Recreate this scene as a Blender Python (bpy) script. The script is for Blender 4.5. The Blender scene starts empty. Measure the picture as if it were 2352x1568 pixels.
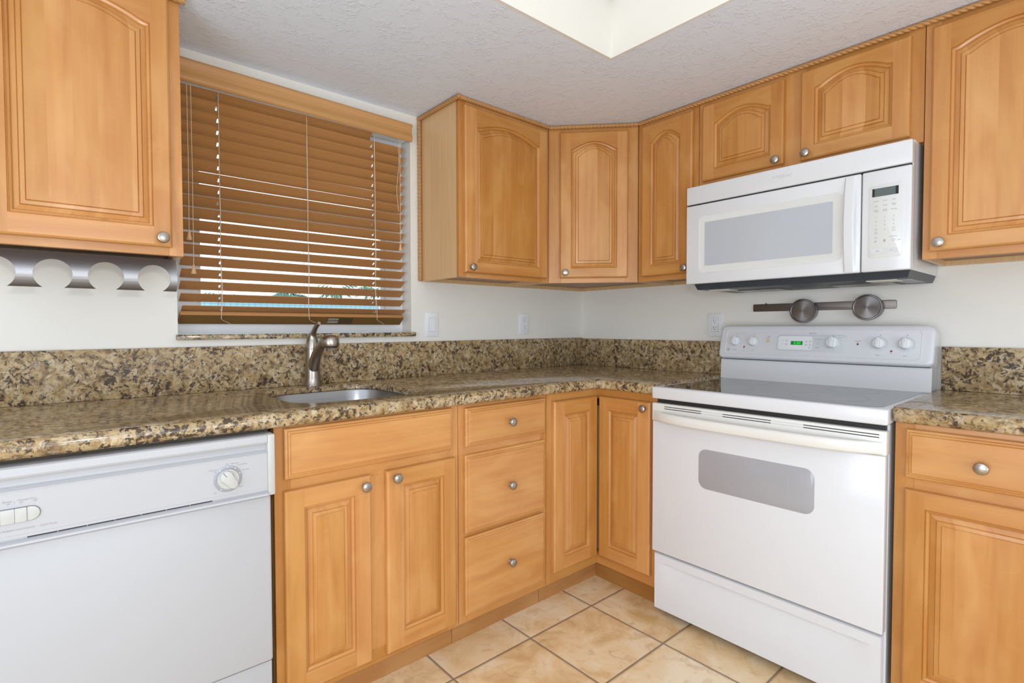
import bpy, bmesh, math, random
from mathutils import Vector, Matrix
random.seed(7)
sc = bpy.context.scene
C = sc.collection
PI = math.pi
def RAD(a): return math.radians(a)

# ------------------------------------------------------------------ camera
W_PX, H_PX = 2352, 1568
F_PX = 1189.15
PPX, PPY = 1120.52, 782.43
CAM = Vector((-2.46534, -2.09077, 1.16006))
FW = Vector((0.634876, 0.772116, -0.0277234)).normalized()
R2 = Vector((0.772358, -0.635180, -0.0029227)).normalized()
U2 = R2.cross(FW).normalized()
cd = bpy.data.cameras.new('camera')
cam = bpy.data.objects.new('camera', cd)
C.objects.link(cam)
sc.camera = cam
m = Matrix((R2, U2, -FW)).transposed().to_4x4()
m.translation = CAM
cam.matrix_world = m
cd.sensor_fit = 'HORIZONTAL'
cd.sensor_width = 36.0
cd.lens = F_PX * 36.0 / W_PX
cd.shift_x = (W_PX / 2 - PPX) / W_PX
cd.shift_y = (PPY - H_PX / 2) / W_PX
cd.clip_start = 0.02

# ------------------------------------------------------------------ world, lights, exposure
sc.view_settings.view_transform = 'Standard'
sc.view_settings.look = 'None'
sc.view_settings.exposure = 0.0
sc.view_settings.gamma = 1.0
sc.view_settings.use_curve_mapping = False
wd = bpy.data.worlds.new('daylight')
sc.world = wd
wd.use_nodes = True
bg = wd.node_tree.nodes['Background']
bg.inputs[0].default_value = (0.86, 0.94, 1.0, 1)
bg.inputs[1].default_value = 2.2

def area(name, loc, size, power, color, rot=(0, 0, 0), sy=None, spread=180):
    ld = bpy.data.lights.new(name, 'AREA')
    ld.shape = 'RECTANGLE'
    ld.size = size
    ld.size_y = sy or size
    ld.energy = power
    ld.color = color
    ld.spread = RAD(spread)
    o = bpy.data.objects.new(name, ld)
    o.location = loc
    o.rotation_euler = rot
    C.objects.link(o)
    return o
area('ceiling_panel_light', (-1.71, -1.66, 2.335), 1.45, 0.5, (0.95, 0.97, 1.0), (0, 0, 0), 1.35)
area('fill_light_rear', (-2.3, -4.36, 0.80), 2.4, 36, (0.76, 0.86, 1.0), (PI / 2 + RAD(48), 0, 0), 1.5)  # added fill behind the camera, tilted up to brighten the ceiling
area('fill_light_side', (-4.36, -2.5, 0.80), 2.2, 46, (0.76, 0.86, 1.0), (PI / 2 + RAD(46), 0, -PI / 2), 1.5)  # second added fill, from the unseen side of the room
fl = bpy.data.lights.new('camera_flash', 'POINT')
fl.energy = 17
fl.color = (1.0, 0.98, 0.96)
fl.shadow_soft_size = 0.045
flo = bpy.data.objects.new('camera_flash', fl)
flo.location = CAM + Vector((0.02, -0.02, 0.21))
C.objects.link(flo)

# ------------------------------------------------------------------ materials
def new_mat(name):
    mt = bpy.data.materials.new(name)
    mt.use_nodes = True
    nt = mt.node_tree
    return mt, nt, nt.nodes['Principled BSDF']
def N(nt, t, **kw):
    n = nt.nodes.new(t)
    for k, v in kw.items(): setattr(n, k, v)
    return n
def L(nt, a, b): nt.links.new(a, b)
def ramp(nt, src, stops, interp='LINEAR'):
    r = N(nt, 'ShaderNodeValToRGB')
    r.color_ramp.interpolation = interp
    e = r.color_ramp.elements
    while len(e) < len(stops): e.new(0.5)
    for el, (p, c) in zip(e, stops):
        el.position = p
        el.color = (c[0], c[1], c[2], 1) if not isinstance(c, (int, float)) else (c, c, c, 1)
    L(nt, src, r.inputs[0])
    return r.outputs[0]
def mix(nt, fac, a, b, mode='MIX'):
    n = N(nt, 'ShaderNodeMix', data_type='RGBA', blend_type=mode)
    for sock, val in ((n.inputs[0], fac), (n.inputs[6], a), (n.inputs[7], b)):
        if hasattr(val, 'is_output') or hasattr(val, 'links'): L(nt, val, sock)
        elif isinstance(val, (int, float)): sock.default_value = val
        else: sock.default_value = (*val, 1)
    return n.outputs[2]
def mth(nt, op, a, b=None, c=None):
    n = N(nt, 'ShaderNodeMath', operation=op)
    for i, v in enumerate((a, b, c)):
        if v is None: continue
        if isinstance(v, (int, float)): n.inputs[i].default_value = v
        else: L(nt, v, n.inputs[i])
    return n.outputs[0]
def noise(nt, vec, scale, detail=3, rough=0.5, dist=0.0):
    n = N(nt, 'ShaderNodeTexNoise')
    n.inputs['Scale'].default_value = scale
    n.inputs['Detail'].default_value = detail
    n.inputs['Roughness'].default_value = rough
    n.inputs['Distortion'].default_value = dist
    if vec is not None: L(nt, vec, n.inputs['Vector'])
    return n
def bump(nt, b, height, strength, dist):
    n = N(nt, 'ShaderNodeBump')
    n.inputs['Strength'].default_value = strength
    n.inputs['Distance'].default_value = dist
    L(nt, height, n.inputs['Height'])
    L(nt, n.outputs[0], b.inputs['Normal'])
def plain(name, col, rough=0.4, metal=0.0, coat=0.0, spec=0.5, var=0.0, emit=None, estr=0.0):
    mt, nt, b = new_mat(name)
    tc = N(nt, 'ShaderNodeTexCoord')
    n = noise(nt, tc.outputs['Object'], 7.0, 2)
    c1 = tuple(x * (1 - var) for x in col)
    L(nt, ramp(nt, n.outputs[0], [(0.3, c1), (0.7, col)]), b.inputs['Base Color'])
    b.inputs['Roughness'].default_value = rough
    b.inputs['Metallic'].default_value = metal
    b.inputs['Coat Weight'].default_value = coat
    b.inputs['Specular IOR Level'].default_value = spec
    if emit:
        b.inputs['Emission Color'].default_value = (*emit, 1)
        b.inputs['Emission Strength'].default_value = estr
    return mt

WOOD_A, WOOD_B, WOOD_C = (0.61, 0.268, 0.055), (0.52, 0.200, 0.034), (0.68, 0.345, 0.098)
def wood(name, staves=False, k=1.0, rough=0.34):
    mt, nt, b = new_mat(name)
    uv = N(nt, 'ShaderNodeUVMap', uv_map='UVMap')
    sp = N(nt, 'ShaderNodeSeparateXYZ')
    L(nt, uv.outputs[0], sp.inputs[0])
    u, v = sp.outputs[0], sp.outputs[1]
    board = mth(nt, 'FLOOR', mth(nt, 'DIVIDE', u, 10.0))
    if staves:
        st = mth(nt, 'FLOOR', mth(nt, 'MULTIPLY', mth(nt, 'ADD', u, mth(nt, 'MULTIPLY', mth(nt, 'SINE', mth(nt, 'MULTIPLY', u, 23.0)), 0.012)), 15.5))
        cell = mth(nt, 'ADD', mth(nt, 'MULTIPLY', st, 0.731), board)
    else:
        cell = board
    wn = N(nt, 'ShaderNodeTexWhiteNoise', noise_dimensions='1D')
    L(nt, cell, wn.inputs['W'])
    tone = wn.outputs[0]
    def vec(su, sv):
        cb = N(nt, 'ShaderNodeCombineXYZ')
        L(nt, mth(nt, 'MULTIPLY', u, su), cb.inputs[0])
        L(nt, mth(nt, 'MULTIPLY', v, sv), cb.inputs[1])
        L(nt, mth(nt, 'MULTIPLY', cell, 3.7), cb.inputs[2])
        return cb.outputs[0]
    fine = noise(nt, vec(260, 5), 1.0, 3, 0.6).outputs[0]
    streak = noise(nt, vec(34, 1.7), 1.0, 3, 0.55, 0.4).outputs[0]
    cloud = noise(nt, vec(9, 3.5), 1.0, 2, 0.5, 0.8).outputs[0]
    flame = noise(nt, vec(20, 45), 1.0, 2, 0.5, 1.5).outputs[0]
    c = mix(nt, ramp(nt, streak, [(0.32, 0.0), (0.68, 1.0)]), WOOD_B, WOOD_A)
    c = mix(nt, ramp(nt, cloud, [(0.45, 0.0), (0.72, 0.65)]), c, WOOD_C)
    c = mix(nt, ramp(nt, flame, [(0.62, 0.0), (0.85, 0.30)]), c, WOOD_C)
    c = mix(nt, ramp(nt, fine, [(0.60, 0.0), (0.80, 0.22)]), c, (0.38, 0.17, 0.05))
    knots = N(nt, 'ShaderNodeTexVoronoi')
    knots.inputs['Scale'].default_value = 1.0
    L(nt, vec(7, 3.2), knots.inputs['Vector'])
    c = mix(nt, ramp(nt, knots.outputs['Distance'], [(0.015, 0.45), (0.05, 0.0)]), c, (0.30, 0.12, 0.03))
    hv = N(nt, 'ShaderNodeHueSaturation')
    L(nt, c, hv.inputs['Color'])
    L(nt, mth(nt, 'MULTIPLY_ADD', tone, 0.20 * k, k * 0.85), hv.inputs['Value'])
    L(nt, mth(nt, 'MULTIPLY_ADD', tone, -0.07, 1.0), hv.inputs['Saturation'])
    L(nt, hv.outputs[0], b.inputs['Base Color'])
    b.inputs['Roughness'].default_value = rough
    b.inputs['Coat Weight'].default_value = 0.25
    b.inputs['Coat Roughness'].default_value = 0.22
    bump(nt, b, fine, 0.05, 0.001)
    return mt
M = {}
M['wood'] = wood('honey_maple')
M['wood_panel'] = wood('honey_maple_staves', True)
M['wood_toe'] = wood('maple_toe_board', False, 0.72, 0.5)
def side_wood():
    mt, nt, b = new_mat('printed_maple_side')
    tc = N(nt, 'ShaderNodeTexCoord')
    mp = N(nt, 'ShaderNodeMapping')
    mp.inputs['Scale'].default_value = (150, 150, 3)
    L(nt, tc.outputs['Object'], mp.inputs[0])
    n = noise(nt, mp.outputs[0], 1.0, 2)
    L(nt, ramp(nt, n.outputs[0], [(0.3, (0.66, 0.42, 0.205)), (0.7, (0.74, 0.49, 0.255))]), b.inputs['Base Color'])
    b.inputs['Roughness'].default_value = 0.32
    return mt
M['side'] = side_wood()
M['rope'] = plain('rope_wood', (0.52, 0.26, 0.09), 0.45, var=0.15)
def blind_wood(name, a, c):
    mt, nt, b = new_mat(name)
    tc = N(nt, 'ShaderNodeTexCoord')
    mp = N(nt, 'ShaderNodeMapping')
    mp.inputs['Scale'].default_value = (2.5, 220, 220)
    L(nt, tc.outputs['Object'], mp.inputs[0])
    n = noise(nt, mp.outputs[0], 1.0, 3)
    L(nt, ramp(nt, n.outputs[0], [(0.3, a), (0.7, c)]), b.inputs['Base Color'])
    b.inputs['Roughness'].default_value = 0.45
    return mt
M['slat'] = blind_wood('slat_wood', (0.43, 0.205, 0.068), (0.49, 0.24, 0.085))
M['rail_shaded'] = blind_wood('rail_wood_shaded', (0.185, 0.098, 0.030), (0.215, 0.118, 0.038))  # slat wood darkened, shade below the rail is in the colour
M['valance'] = blind_wood('valance_wood', (0.50, 0.255, 0.088), (0.58, 0.31, 0.118))
M['cord'] = plain('cord', (0.66, 0.57, 0.44), 0.8)
M['tassel'] = plain('tassel_wood', (0.70, 0.43, 0.22), 0.4, var=0.1)

def wall_mat(name, col):
    mt, nt, b = new_mat(name)
    tc = N(nt, 'ShaderNodeTexCoord')
    n = noise(nt, tc.outputs['Object'], 3.0, 3)
    L(nt, ramp(nt, n.outputs[0], [(0.3, tuple(x * 0.97 for x in col)), (0.7, col)]), b.inputs['Base Color'])
    b.inputs['Roughness'].default_value = 0.55
    n2 = noise(nt, tc.outputs['Object'], 90.0, 3)
    bump(nt, b, n2.outputs[0], 0.08, 0.003)
    return mt
M['wall'] = wall_mat('cream_wall_paint', (0.82, 0.79, 0.73))
def ceil_mat():
    mt, nt, b = new_mat('knockdown_ceiling')
    tc = N(nt, 'ShaderNodeTexCoord')
    b.inputs['Base Color'].default_value = (0.79, 0.86, 0.99, 1)
    b.inputs['Roughness'].default_value = 0.45
    n = noise(nt, tc.outputs['Object'], 22.0, 5, 0.65, 0.8)
    n2 = noise(nt, tc.outputs['Object'], 70.0, 3, 0.5, 1.0)
    h = mth(nt, 'MULTIPLY', ramp(nt, n.outputs[0], [(0.48, 0.0), (0.62, 1.0)]), ramp(nt, n2.outputs[0], [(0.42, 0.0), (0.60, 1.0)]))
    bump(nt, b, h, 0.34, 0.005)
    return mt
M['ceiling'] = ceil_mat()

def granite(name, rough, spec):
    mt, nt, b = new_mat(name)
    tc = N(nt, 'ShaderNodeTexCoord')
    vo = tc.outputs['Object']
    dn = noise(nt, vo, 30.0, 3)
    va = N(nt, 'ShaderNodeVectorMath', operation='MULTIPLY_ADD')
    L(nt, dn.outputs[1], va.inputs[0])
    va.inputs[1].default_value = (0.035, 0.035, 0.035)
    L(nt, vo, va.inputs[2])
    v = va.outputs[0]
    def vor(scale, feat='F1'):
        n = N(nt, 'ShaderNodeTexVoronoi', feature=feat)
        n.inputs['Scale'].default_value = scale
        L(nt, v, n.inputs['Vector'])
        return n
    base = noise(nt, v, 26.0, 6, 0.62, 0.5)
    c = ramp(nt, base.outputs[0], [(0.30, (0.23, 0.14, 0.06)), (0.42, (0.45, 0.31, 0.145)), (0.52, (0.58, 0.43, 0.22)), (0.64, (0.68, 0.54, 0.32)), (0.75, (0.50, 0.33, 0.13))])
    def cellmix(c, scale, lo, stops, soft):
        vo_ = vor(scale)
        sp_ = N(nt, 'ShaderNodeSeparateColor')
        L(nt, vo_.outputs['Color'], sp_.inputs[0])
        pick = mth(nt, 'GREATER_THAN', sp_.outputs[0], lo)
        body = ramp(nt, vor(scale, 'DISTANCE_TO_EDGE').outputs['Distance'], [(0.02, 0.0), (soft, 1.0)])
        col = ramp(nt, sp_.outputs[1], stops)
        return mix(nt, mth(nt, 'MULTIPLY', mth(nt, 'MULTIPLY', pick, body), 0.85), c, col)
    c = cellmix(c, 42, 0.45, [(0.0, (0.46, 0.33, 0.17)), (0.4, (0.70, 0.57, 0.36)), (0.75, (0.80, 0.70, 0.50)), (1.0, (0.58, 0.48, 0.36))], 0.16)
    c = cellmix(c, 88, 0.55, [(0.0, (0.30, 0.20, 0.09)), (0.5, (0.62, 0.48, 0.26)), (1.0, (0.78, 0.68, 0.48))], 0.22)
    gr = noise(nt, v, 52.0, 5, 0.7)
    c = mix(nt, ramp(nt, gr.outputs[0], [(0.38, 0.85), (0.50, 0.0)]), c, (0.17, 0.105, 0.055))
    dk = noise(nt, v, 75.0, 4, 0.65)
    nk = noise(nt, vo, 13.0, 3, 0.6)
    cl = mth(nt, 'ADD', dk.outputs[0], mth(nt, 'MULTIPLY', nk.outputs[0], 0.45))
    c = mix(nt, ramp(nt, cl, [(0.765, 0.0), (0.825, 0.92)]), c, (0.055, 0.036, 0.026))
    c = mix(nt, 1.0, c, (0.74, 0.70, 0.66), 'MULTIPLY')
    gy = noise(nt, v, 95.0, 3, 0.6)
    c = mix(nt, ramp(nt, gy.outputs[0], [(0.60, 0.0), (0.72, 0.6)]), c, (0.42, 0.36, 0.30))
    L(nt, c, b.inputs['Base Color'])
    b.inputs['Roughness'].default_value = rough
    b.inputs['Specular IOR Level'].default_value = spec
    return mt
M['granite'] = granite('gold_brown_granite', 0.11, 0.5)
M['granite_wall'] = granite('gold_brown_granite_splash', 0.42, 0.3)

def tile():
    mt, nt, b = new_mat('beige_floor_tile')
    tc = N(nt, 'ShaderNodeTexCoord')
    sp = N(nt, 'ShaderNodeSeparateXYZ')
    L(nt, tc.outputs['Object'], sp.inputs[0])
    tx = mth(nt, 'DIVIDE', mth(nt, 'ADD', sp.outputs[0], 0.790 + 0.351 * 20), 0.351)
    ty = mth(nt, 'DIVIDE', mth(nt, 'ADD', sp.outputs[1], 0.725 + 0.3325 * 20), 0.3325)
    fx, fy = mth(nt, 'FRACT', tx), mth(nt, 'FRACT', ty)
    ex = mth(nt, 'MULTIPLY', mth(nt, 'MINIMUM', fx, mth(nt, 'SUBTRACT', 1.0, fx)), 0.351)
    ey = mth(nt, 'MULTIPLY', mth(nt, 'MINIMUM', fy, mth(nt, 'SUBTRACT', 1.0, fy)), 0.3325)
    e = mth(nt, 'MINIMUM', ex, ey)
    cb = N(nt, 'ShaderNodeCombineXYZ')
    L(nt, mth(nt, 'FLOOR', tx), cb.inputs[0]); L(nt, mth(nt, 'FLOOR', ty), cb.inputs[1])
    wn = N(nt, 'ShaderNodeTexWhiteNoise', noise_dimensions='2D')
    L(nt, cb.outputs[0], wn.inputs['Vector'])
    off = N(nt, 'ShaderNodeVectorMath', operation='MULTIPLY_ADD')
    L(nt, wn.outputs[1], off.inputs[0]); off.inputs[1].default_value = (5, 5, 5)
    L(nt, tc.outputs['Object'], off.inputs[2])
    n1 = noise(nt, off.outputs[0], 6.0, 4, 0.6, 0.6)
    n2 = noise(nt, off.outputs[0], 16.0, 5, 0.65, 1.0)
    c = ramp(nt, n1.outputs[0], [(0.32, (0.66, 0.42, 0.19)), (0.48, (0.84, 0.62, 0.365)), (0.64, (0.90, 0.76, 0.54))])
    c = mix(nt, ramp(nt, n2.outputs[0], [(0.54, 0.0), (0.72, 0.65)]), c, (0.56, 0.35, 0.165))
    c = mix(nt, mth(nt, 'MULTIPLY', wn.outputs[0], 0.25), c, (0.70, 0.48, 0.24))
    g = ramp(nt, e, [(0.0030, 1.0), (0.0044, 0.0)])
    c = mix(nt, g, c, (0.17, 0.105, 0.075))
    L(nt, c, b.inputs['Base Color'])
    L(nt, ramp(nt, g, [(0.0, 0.32), (1.0, 0.8)]), b.inputs['Roughness'])
    bump(nt, b, mth(nt, 'ADD', ramp(nt, e, [(0.003, 0.0), (0.008, 1.0)]), mth(nt, 'MULTIPLY', n2.outputs[0], 0.15)), 0.5, 0.002)
    return mt
M['tile'] = tile()

def brushed(name, col, rough, sx=4, sy=4, sz=400):
    mt, nt, b = new_mat(name)
    tc = N(nt, 'ShaderNodeTexCoord')
    mp = N(nt, 'ShaderNodeMapping')
    mp.inputs['Scale'].default_value = (sx, sy, sz)
    L(nt, tc.outputs['Object'], mp.inputs[0])
    n = noise(nt, mp.outputs[0], 1.0, 2)
    L(nt, ramp(nt, n.outputs[0], [(0.3, tuple(x * 0.92 for x in col)), (0.7, col)]), b.inputs['Base Color'])
    b.inputs['Metallic'].default_value = 1.0
    b.inputs['Roughness'].default_value = rough
    return mt
M['nickel'] = plain('brushed_nickel', (0.43, 0.40, 0.36), 0.30, 1.0, var=0.06)
M['steel'] = brushed('brushed_steel', (0.43, 0.43, 0.455), 0.50)
M['sink'] = brushed('sink_steel', (0.36, 0.36, 0.37), 0.30, 3, 3, 300)
M['faucet'] = plain('faucet_nickel', (0.40, 0.36, 0.32), 0.28, 1.0, var=0.05)
M['strip'] = brushed('strip_steel', (0.19, 0.165, 0.155), 0.42, 4, 4, 300)
def turned():
    mt, nt, b = new_mat('turned_steel')
    b.inputs['Base Color'].default_value = (0.22, 0.21, 0.215, 1)
    b.inputs['Metallic'].default_value = 1.0
    b.inputs['Roughness'].default_value = 0.30
    b.inputs['Anisotropic'].default_value = 0.85
    tg = N(nt, 'ShaderNodeTangent', direction_type='RADIAL', axis='Y')
    L(nt, tg.outputs[0], b.inputs['Tangent'])
    return mt
M['tin'] = turned()
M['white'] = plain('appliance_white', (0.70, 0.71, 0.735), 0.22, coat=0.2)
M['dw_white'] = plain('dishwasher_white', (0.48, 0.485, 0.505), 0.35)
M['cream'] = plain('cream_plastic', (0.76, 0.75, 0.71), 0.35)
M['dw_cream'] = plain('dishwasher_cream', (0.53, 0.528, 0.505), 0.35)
M['wood_shaded'] = wood('maple_shaded', False, 0.55, 0.5)  # maple darkened so cabinet bottoms look shaded
M['plate'] = plain('white_plastic', (0.80, 0.81, 0.83), 0.35)
M['vinyl'] = plain('white_vinyl', (0.80, 0.82, 0.85), 0.4)
M['black'] = plain('black_gap', (0.015, 0.015, 0.017), 0.5)
M['navy'] = plain('dark_underside', (0.030, 0.042, 0.058), 0.4)
M['grey'] = plain('grey_window', (0.36, 0.36, 0.385), 0.18, coat=0.3)
M['mw_glass'] = plain('microwave_glass', (0.47, 0.50, 0.545), 0.16, coat=0.3)
M['mw_frame'] = plain('offwhite_surround', (0.69, 0.70, 0.69), 0.3)
M['cooktop'] = plain('cooktop_glass', (0.022, 0.026, 0.034), 0.06, coat=0.35, spec=0.6)
M['ring'] = plain('burner_print', (0.035, 0.038, 0.046), 0.10, coat=0.3)
M['legend'] = plain('grey_print', (0.40, 0.40, 0.42), 0.5)
M['legend_dark'] = plain('dark_print', (0.16, 0.16, 0.17), 0.5)
M['legend_light'] = plain('light_print', (0.60, 0.60, 0.61), 0.5)
M['red'] = plain('red_lamp', (0.30, 0.015, 0.03), 0.25)
M['red_print'] = plain('red_print', (0.62, 0.18, 0.15), 0.5)
M['led_back'] = plain('clock_backing', (0.005, 0.08, 0.025), 0.25, emit=(0.0, 0.16, 0.035), estr=0.7)
M['led'] = plain('clock_digits', (0.0, 0.4, 0.0), 0.3, emit=(0.01, 0.62, 0.01), estr=1.0)
M['lcd'] = plain('lcd_glass', (0.10, 0.13, 0.125), 0.2)
M['lcd_edge'] = plain('lcd_edge', (0.01, 0.01, 0.02), 0.2)
M['panel_grey'] = plain('panel_grey', (0.63, 0.66, 0.68), 0.35)
M['sticker'] = plain('tan_sticker', (0.70, 0.56, 0.36), 0.6)
M['bezel'] = plain('dial_bezel', (0.34, 0.35, 0.39), 0.3, 0.3)
M['dark_brown'] = plain('dark_brown_strip', (0.10, 0.075, 0.05), 0.7)
M['label_dark'] = plain('dark_label', (0.09, 0.06, 0.025), 0.6)
M['label_grey'] = plain('grey_label', (0.36, 0.36, 0.31), 0.6)
M['filter'] = brushed('vent_filter', (0.5, 0.5, 0.5), 0.4, 200, 200, 200)
M['lamp_lens'] = plain('lamp_lens', (0.78, 0.74, 0.66), 0.4)
M['diffuser'] = plain('ceiling_diffuser', (0.8, 0.85, 0.9), 0.5, emit=(0.82, 0.92, 1.0), estr=0.30)
M['leaf'] = plain('leaf', (0.22, 0.42, 0.34), 0.6, var=0.5)
M['bark'] = plain('bark', (0.2, 0.14, 0.09), 0.8)
M['ground'] = plain('sandy_ground', (0.42, 0.42, 0.36), 0.9)
def screen_mat():
    mt, nt, b = new_mat('pale_blue_mesh')
    tc = N(nt, 'ShaderNodeTexCoord')
    sp = N(nt, 'ShaderNodeSeparateXYZ')
    L(nt, tc.outputs['Object'], sp.inputs[0])
    fx = mth(nt, 'FRACT', mth(nt, 'MULTIPLY', sp.outputs[0], 12.0))
    fz = mth(nt, 'FRACT', mth(nt, 'MULTIPLY', sp.outputs[2], 12.0))
    ln = mth(nt, 'MAXIMUM', mth(nt, 'GREATER_THAN', fx, 0.85), mth(nt, 'GREATER_THAN', fz, 0.85))
    L(nt, mix(nt, ln, (0.34, 0.56, 0.66), (0.22, 0.40, 0.52)), b.inputs['Base Color'])
    b.inputs['Roughness'].default_value = 0.6
    return mt
M['screen'] = screen_mat()
def glass_mat():
    mt = bpy.data.materials.new('window_glass')
    mt.use_nodes = True
    nt = mt.node_tree
    nt.nodes.clear()
    out = N(nt, 'ShaderNodeOutputMaterial')
    tr = N(nt, 'ShaderNodeBsdfTransparent')
    tr.inputs[0].default_value = (0.93, 0.97, 0.97, 1)
    gl = N(nt, 'ShaderNodeBsdfGlossy')
    gl.inputs['Roughness'].default_value = 0.02
    fr = N(nt, 'ShaderNodeFresnel')
    fr.inputs[0].default_value = 1.45
    mx = N(nt, 'ShaderNodeMixShader')
    L(nt, fr.outputs[0], mx.inputs[0]); L(nt, tr.outputs[0], mx.inputs[1]); L(nt, gl.outputs[0], mx.inputs[2])
    L(nt, mx.outputs[0], out.inputs[0])
    return mt
M['glass'] = glass_mat()

# ------------------------------------------------------------------ mesh building helpers
class B:
    board = 0
    def __init__(s):
        s.bm = bmesh.new()
        s.uv = s.bm.loops.layers.uv.new('UVMap')
    def nextboard(s):
        B.board += 1
        return 10.0 * B.board + 5.0
    def grain(s, faces, g, off=None):
        off = s.nextboard() if off is None else off
        for f in faces:
            for l in f.loops:
                c = l.vert.co
                if g == 'z': l[s.uv].uv = (off + c.x + c.y, c.z)
                elif g == 'x': l[s.uv].uv = (off + c.z + c.y, c.x)
                else: l[s.uv].uv = (off + c.x + c.z, c.y)
    def poly(s, pts, g=None, off=None):
        f = s.bm.faces.new([s.bm.verts.new(p) for p in pts])
        if g: s.grain([f], g, off)
        return f
    def box(s, x0, x1, y0, y1, z0, z1, g=None, bev=0.0, seg=2):
        x0, x1 = min(x0, x1), max(x0, x1); y0, y1 = min(y0, y1), max(y0, y1); z0, z1 = min(z0, z1), max(z0, z1)
        old = set(s.bm.faces)
        v = [s.bm.verts.new(p) for p in ((x0,y0,z0),(x1,y0,z0),(x1,y1,z0),(x0,y1,z0),(x0,y0,z1),(x1,y0,z1),(x1,y1,z1),(x0,y1,z1))]
        fs = [s.bm.faces.new([v[i] for i in q]) for q in ((3,2,1,0),(4,5,6,7),(0,1,5,4),(1,2,6,5),(2,3,7,6),(3,0,4,7))]
        if bev:
            es = list({e for f in fs for e in f.edges})
            bmesh.ops.bevel(s.bm, geom=es, offset=bev, segments=seg, profile=0.5, affect='EDGES')
        if g: s.grain([f for f in s.bm.faces if f not in old], g)
        return s
    def rings(s, rings, close=True, caps=(True, True)):
        vs = [[s.bm.verts.new(p) for p in r] for r in rings]
        n = len(vs[0])
        fs = []
        for a, b in zip(vs, vs[1:]):
            for i in range(n if close else n - 1):
                j = (i + 1) % n
                fs.append(s.bm.faces.new((a[i], a[j], b[j], b[i])))
        if caps[0]: fs.append(s.bm.faces.new(list(reversed(vs[0]))))
        if caps[1]: fs.append(s.bm.faces.new(vs[-1]))
        return fs
    def lathe(s, prof, o, axis='-y', n=24, caps=(True, True)):
        # prof: (radius, height along axis)
        rs = []
        for r, h in prof:
            ring = []
            for i in range(n):
                a = 2 * PI * i / n
                c, d = r * math.cos(a), r * math.sin(a)
                if axis == '-y': p = (o[0] + c, o[1] - h, o[2] + d)
                elif axis == 'z': p = (o[0] + c, o[1] + d, o[2] + h)
                elif axis == '-z': p = (o[0] + c, o[1] - d, o[2] - h)
                ring.append(p)
            rs.append(ring)
        s.rings(rs, True, caps)
        return s
    def tube(s, pts, r, n=8, up=Vector((0.123, 0.456, 0.88))):
        pts = [Vector(p) for p in pts]
        rs = []
        rr = r if isinstance(r, (list, tuple)) else [r] * len(pts)
        for i, p in enumerate(pts):
            t = (pts[min(i + 1, len(pts) - 1)] - pts[max(i - 1, 0)]).normalized()
            a = t.cross(up).normalized(); b = t.cross(a)
            rs.append([p + rr[i] * (math.cos(2 * PI * k / n) * a + math.sin(2 * PI * k / n) * b) for k in range(n)])
        s.rings(rs)
        return s
    def extr(s, prof, x0, x1, close=True):
        # profile in (y,z) extruded along x
        s.rings([[(x0, y, z) for y, z in prof], [(x1, y, z) for y, z in prof]], True)
        return s
    def prism(s, loop, y0, y1, bev=0.0, seg=2):
        # loop in (x,z), extruded from y0 (back) to y1 (front, toward -y)
        old = set(s.bm.faces)
        rs = [[(x, y0, z) for x, z in loop], [(x, y1, z) for x, z in loop]]
        fs = s.rings(rs)
        if bev:
            f = fs[-1]
            bmesh.ops.bevel(s.bm, geom=list(f.edges), offset=bev, segments=seg, profile=0.5, affect='EDGES')
        return s
    def text(s, body, size, x, z, y, align='CENTER', shear=0.0, depth=0.0004, bold=0.0, rot=0.0):
        cu = bpy.data.curves.new('t', 'FONT')
        cu.body = body; cu.size = size; cu.align_x = align; cu.align_y = 'CENTER'
        cu.shear = shear; cu.offset = bold; cu.extrude = depth; cu.resolution_u = 2
        o = bpy.data.objects.new('t', cu)
        C.objects.link(o)
        bpy.context.view_layer.update()
        me = bpy.data.meshes.new_from_object(o.evaluated_get(bpy.context.evaluated_depsgraph_get()))
        bpy.data.objects.remove(o); bpy.data.curves.remove(cu)
        me.transform(Matrix.Translation((x, y, z)) @ Matrix.Rotation(rot, 4, 'Y') @ Matrix.Rotation(PI / 2, 4, 'X'))
        s.bm.from_mesh(me)
        bpy.data.meshes.remove(me)
        return s
def rrect(x0, x1, z0, z1, r, n=6):
    pts = []
    rr = r if isinstance(r, (list, tuple)) else (r, r, r, r)   # bl, br, tr, tl
    for (cx, cz, a0, q) in ((x0 + rr[0], z0 + rr[0], PI, rr[0]), (x1 - rr[1], z0 + rr[1], 1.5 * PI, rr[1]), (x1 - rr[2], z1 - rr[2], 0, rr[2]), (x0 + rr[3], z1 - rr[3], 0.5 * PI, rr[3])):
        for i in range(n + 1):
            a = a0 + 0.5 * PI * i / n
            pts.append((cx + q * math.cos(a), cz + q * math.sin(a)))
    return pts
def obj(name, b, mat, parent=None, loc=None, rot=None, ang=32, flat=False):
    me = bpy.data.meshes.new(name)
    bmesh.ops.recalc_face_normals(b.bm, faces=b.bm.faces)
    b.bm.to_mesh(me); b.bm.free()
    me.materials.append(M[mat])
    if not flat:
        me.polygons.foreach_set('use_smooth', [True] * len(me.polygons))
        me.set_sharp_from_angle(angle=RAD(ang))
    o = bpy.data.objects.new(name, me)
    C.objects.link(o)
    if parent: o.parent = parent
    if loc: o.location = loc
    if rot: o.rotation_euler = rot
    return o
def tag(o, label, cat, group=None, kind=None):
    o['label'] = label; o['category'] = cat
    if group: o['group'] = group
    if kind: o['kind'] = kind
    return o
def thing(name, label, cat, loc=(0, 0, 0), rz=0.0, group=None):
    o = bpy.data.objects.new(name, None)
    o.empty_display_size = 0.1
    C.objects.link(o)
    o.location = loc; o.rotation_euler = (0, 0, rz)
    return tag(o, label, cat, group)
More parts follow.
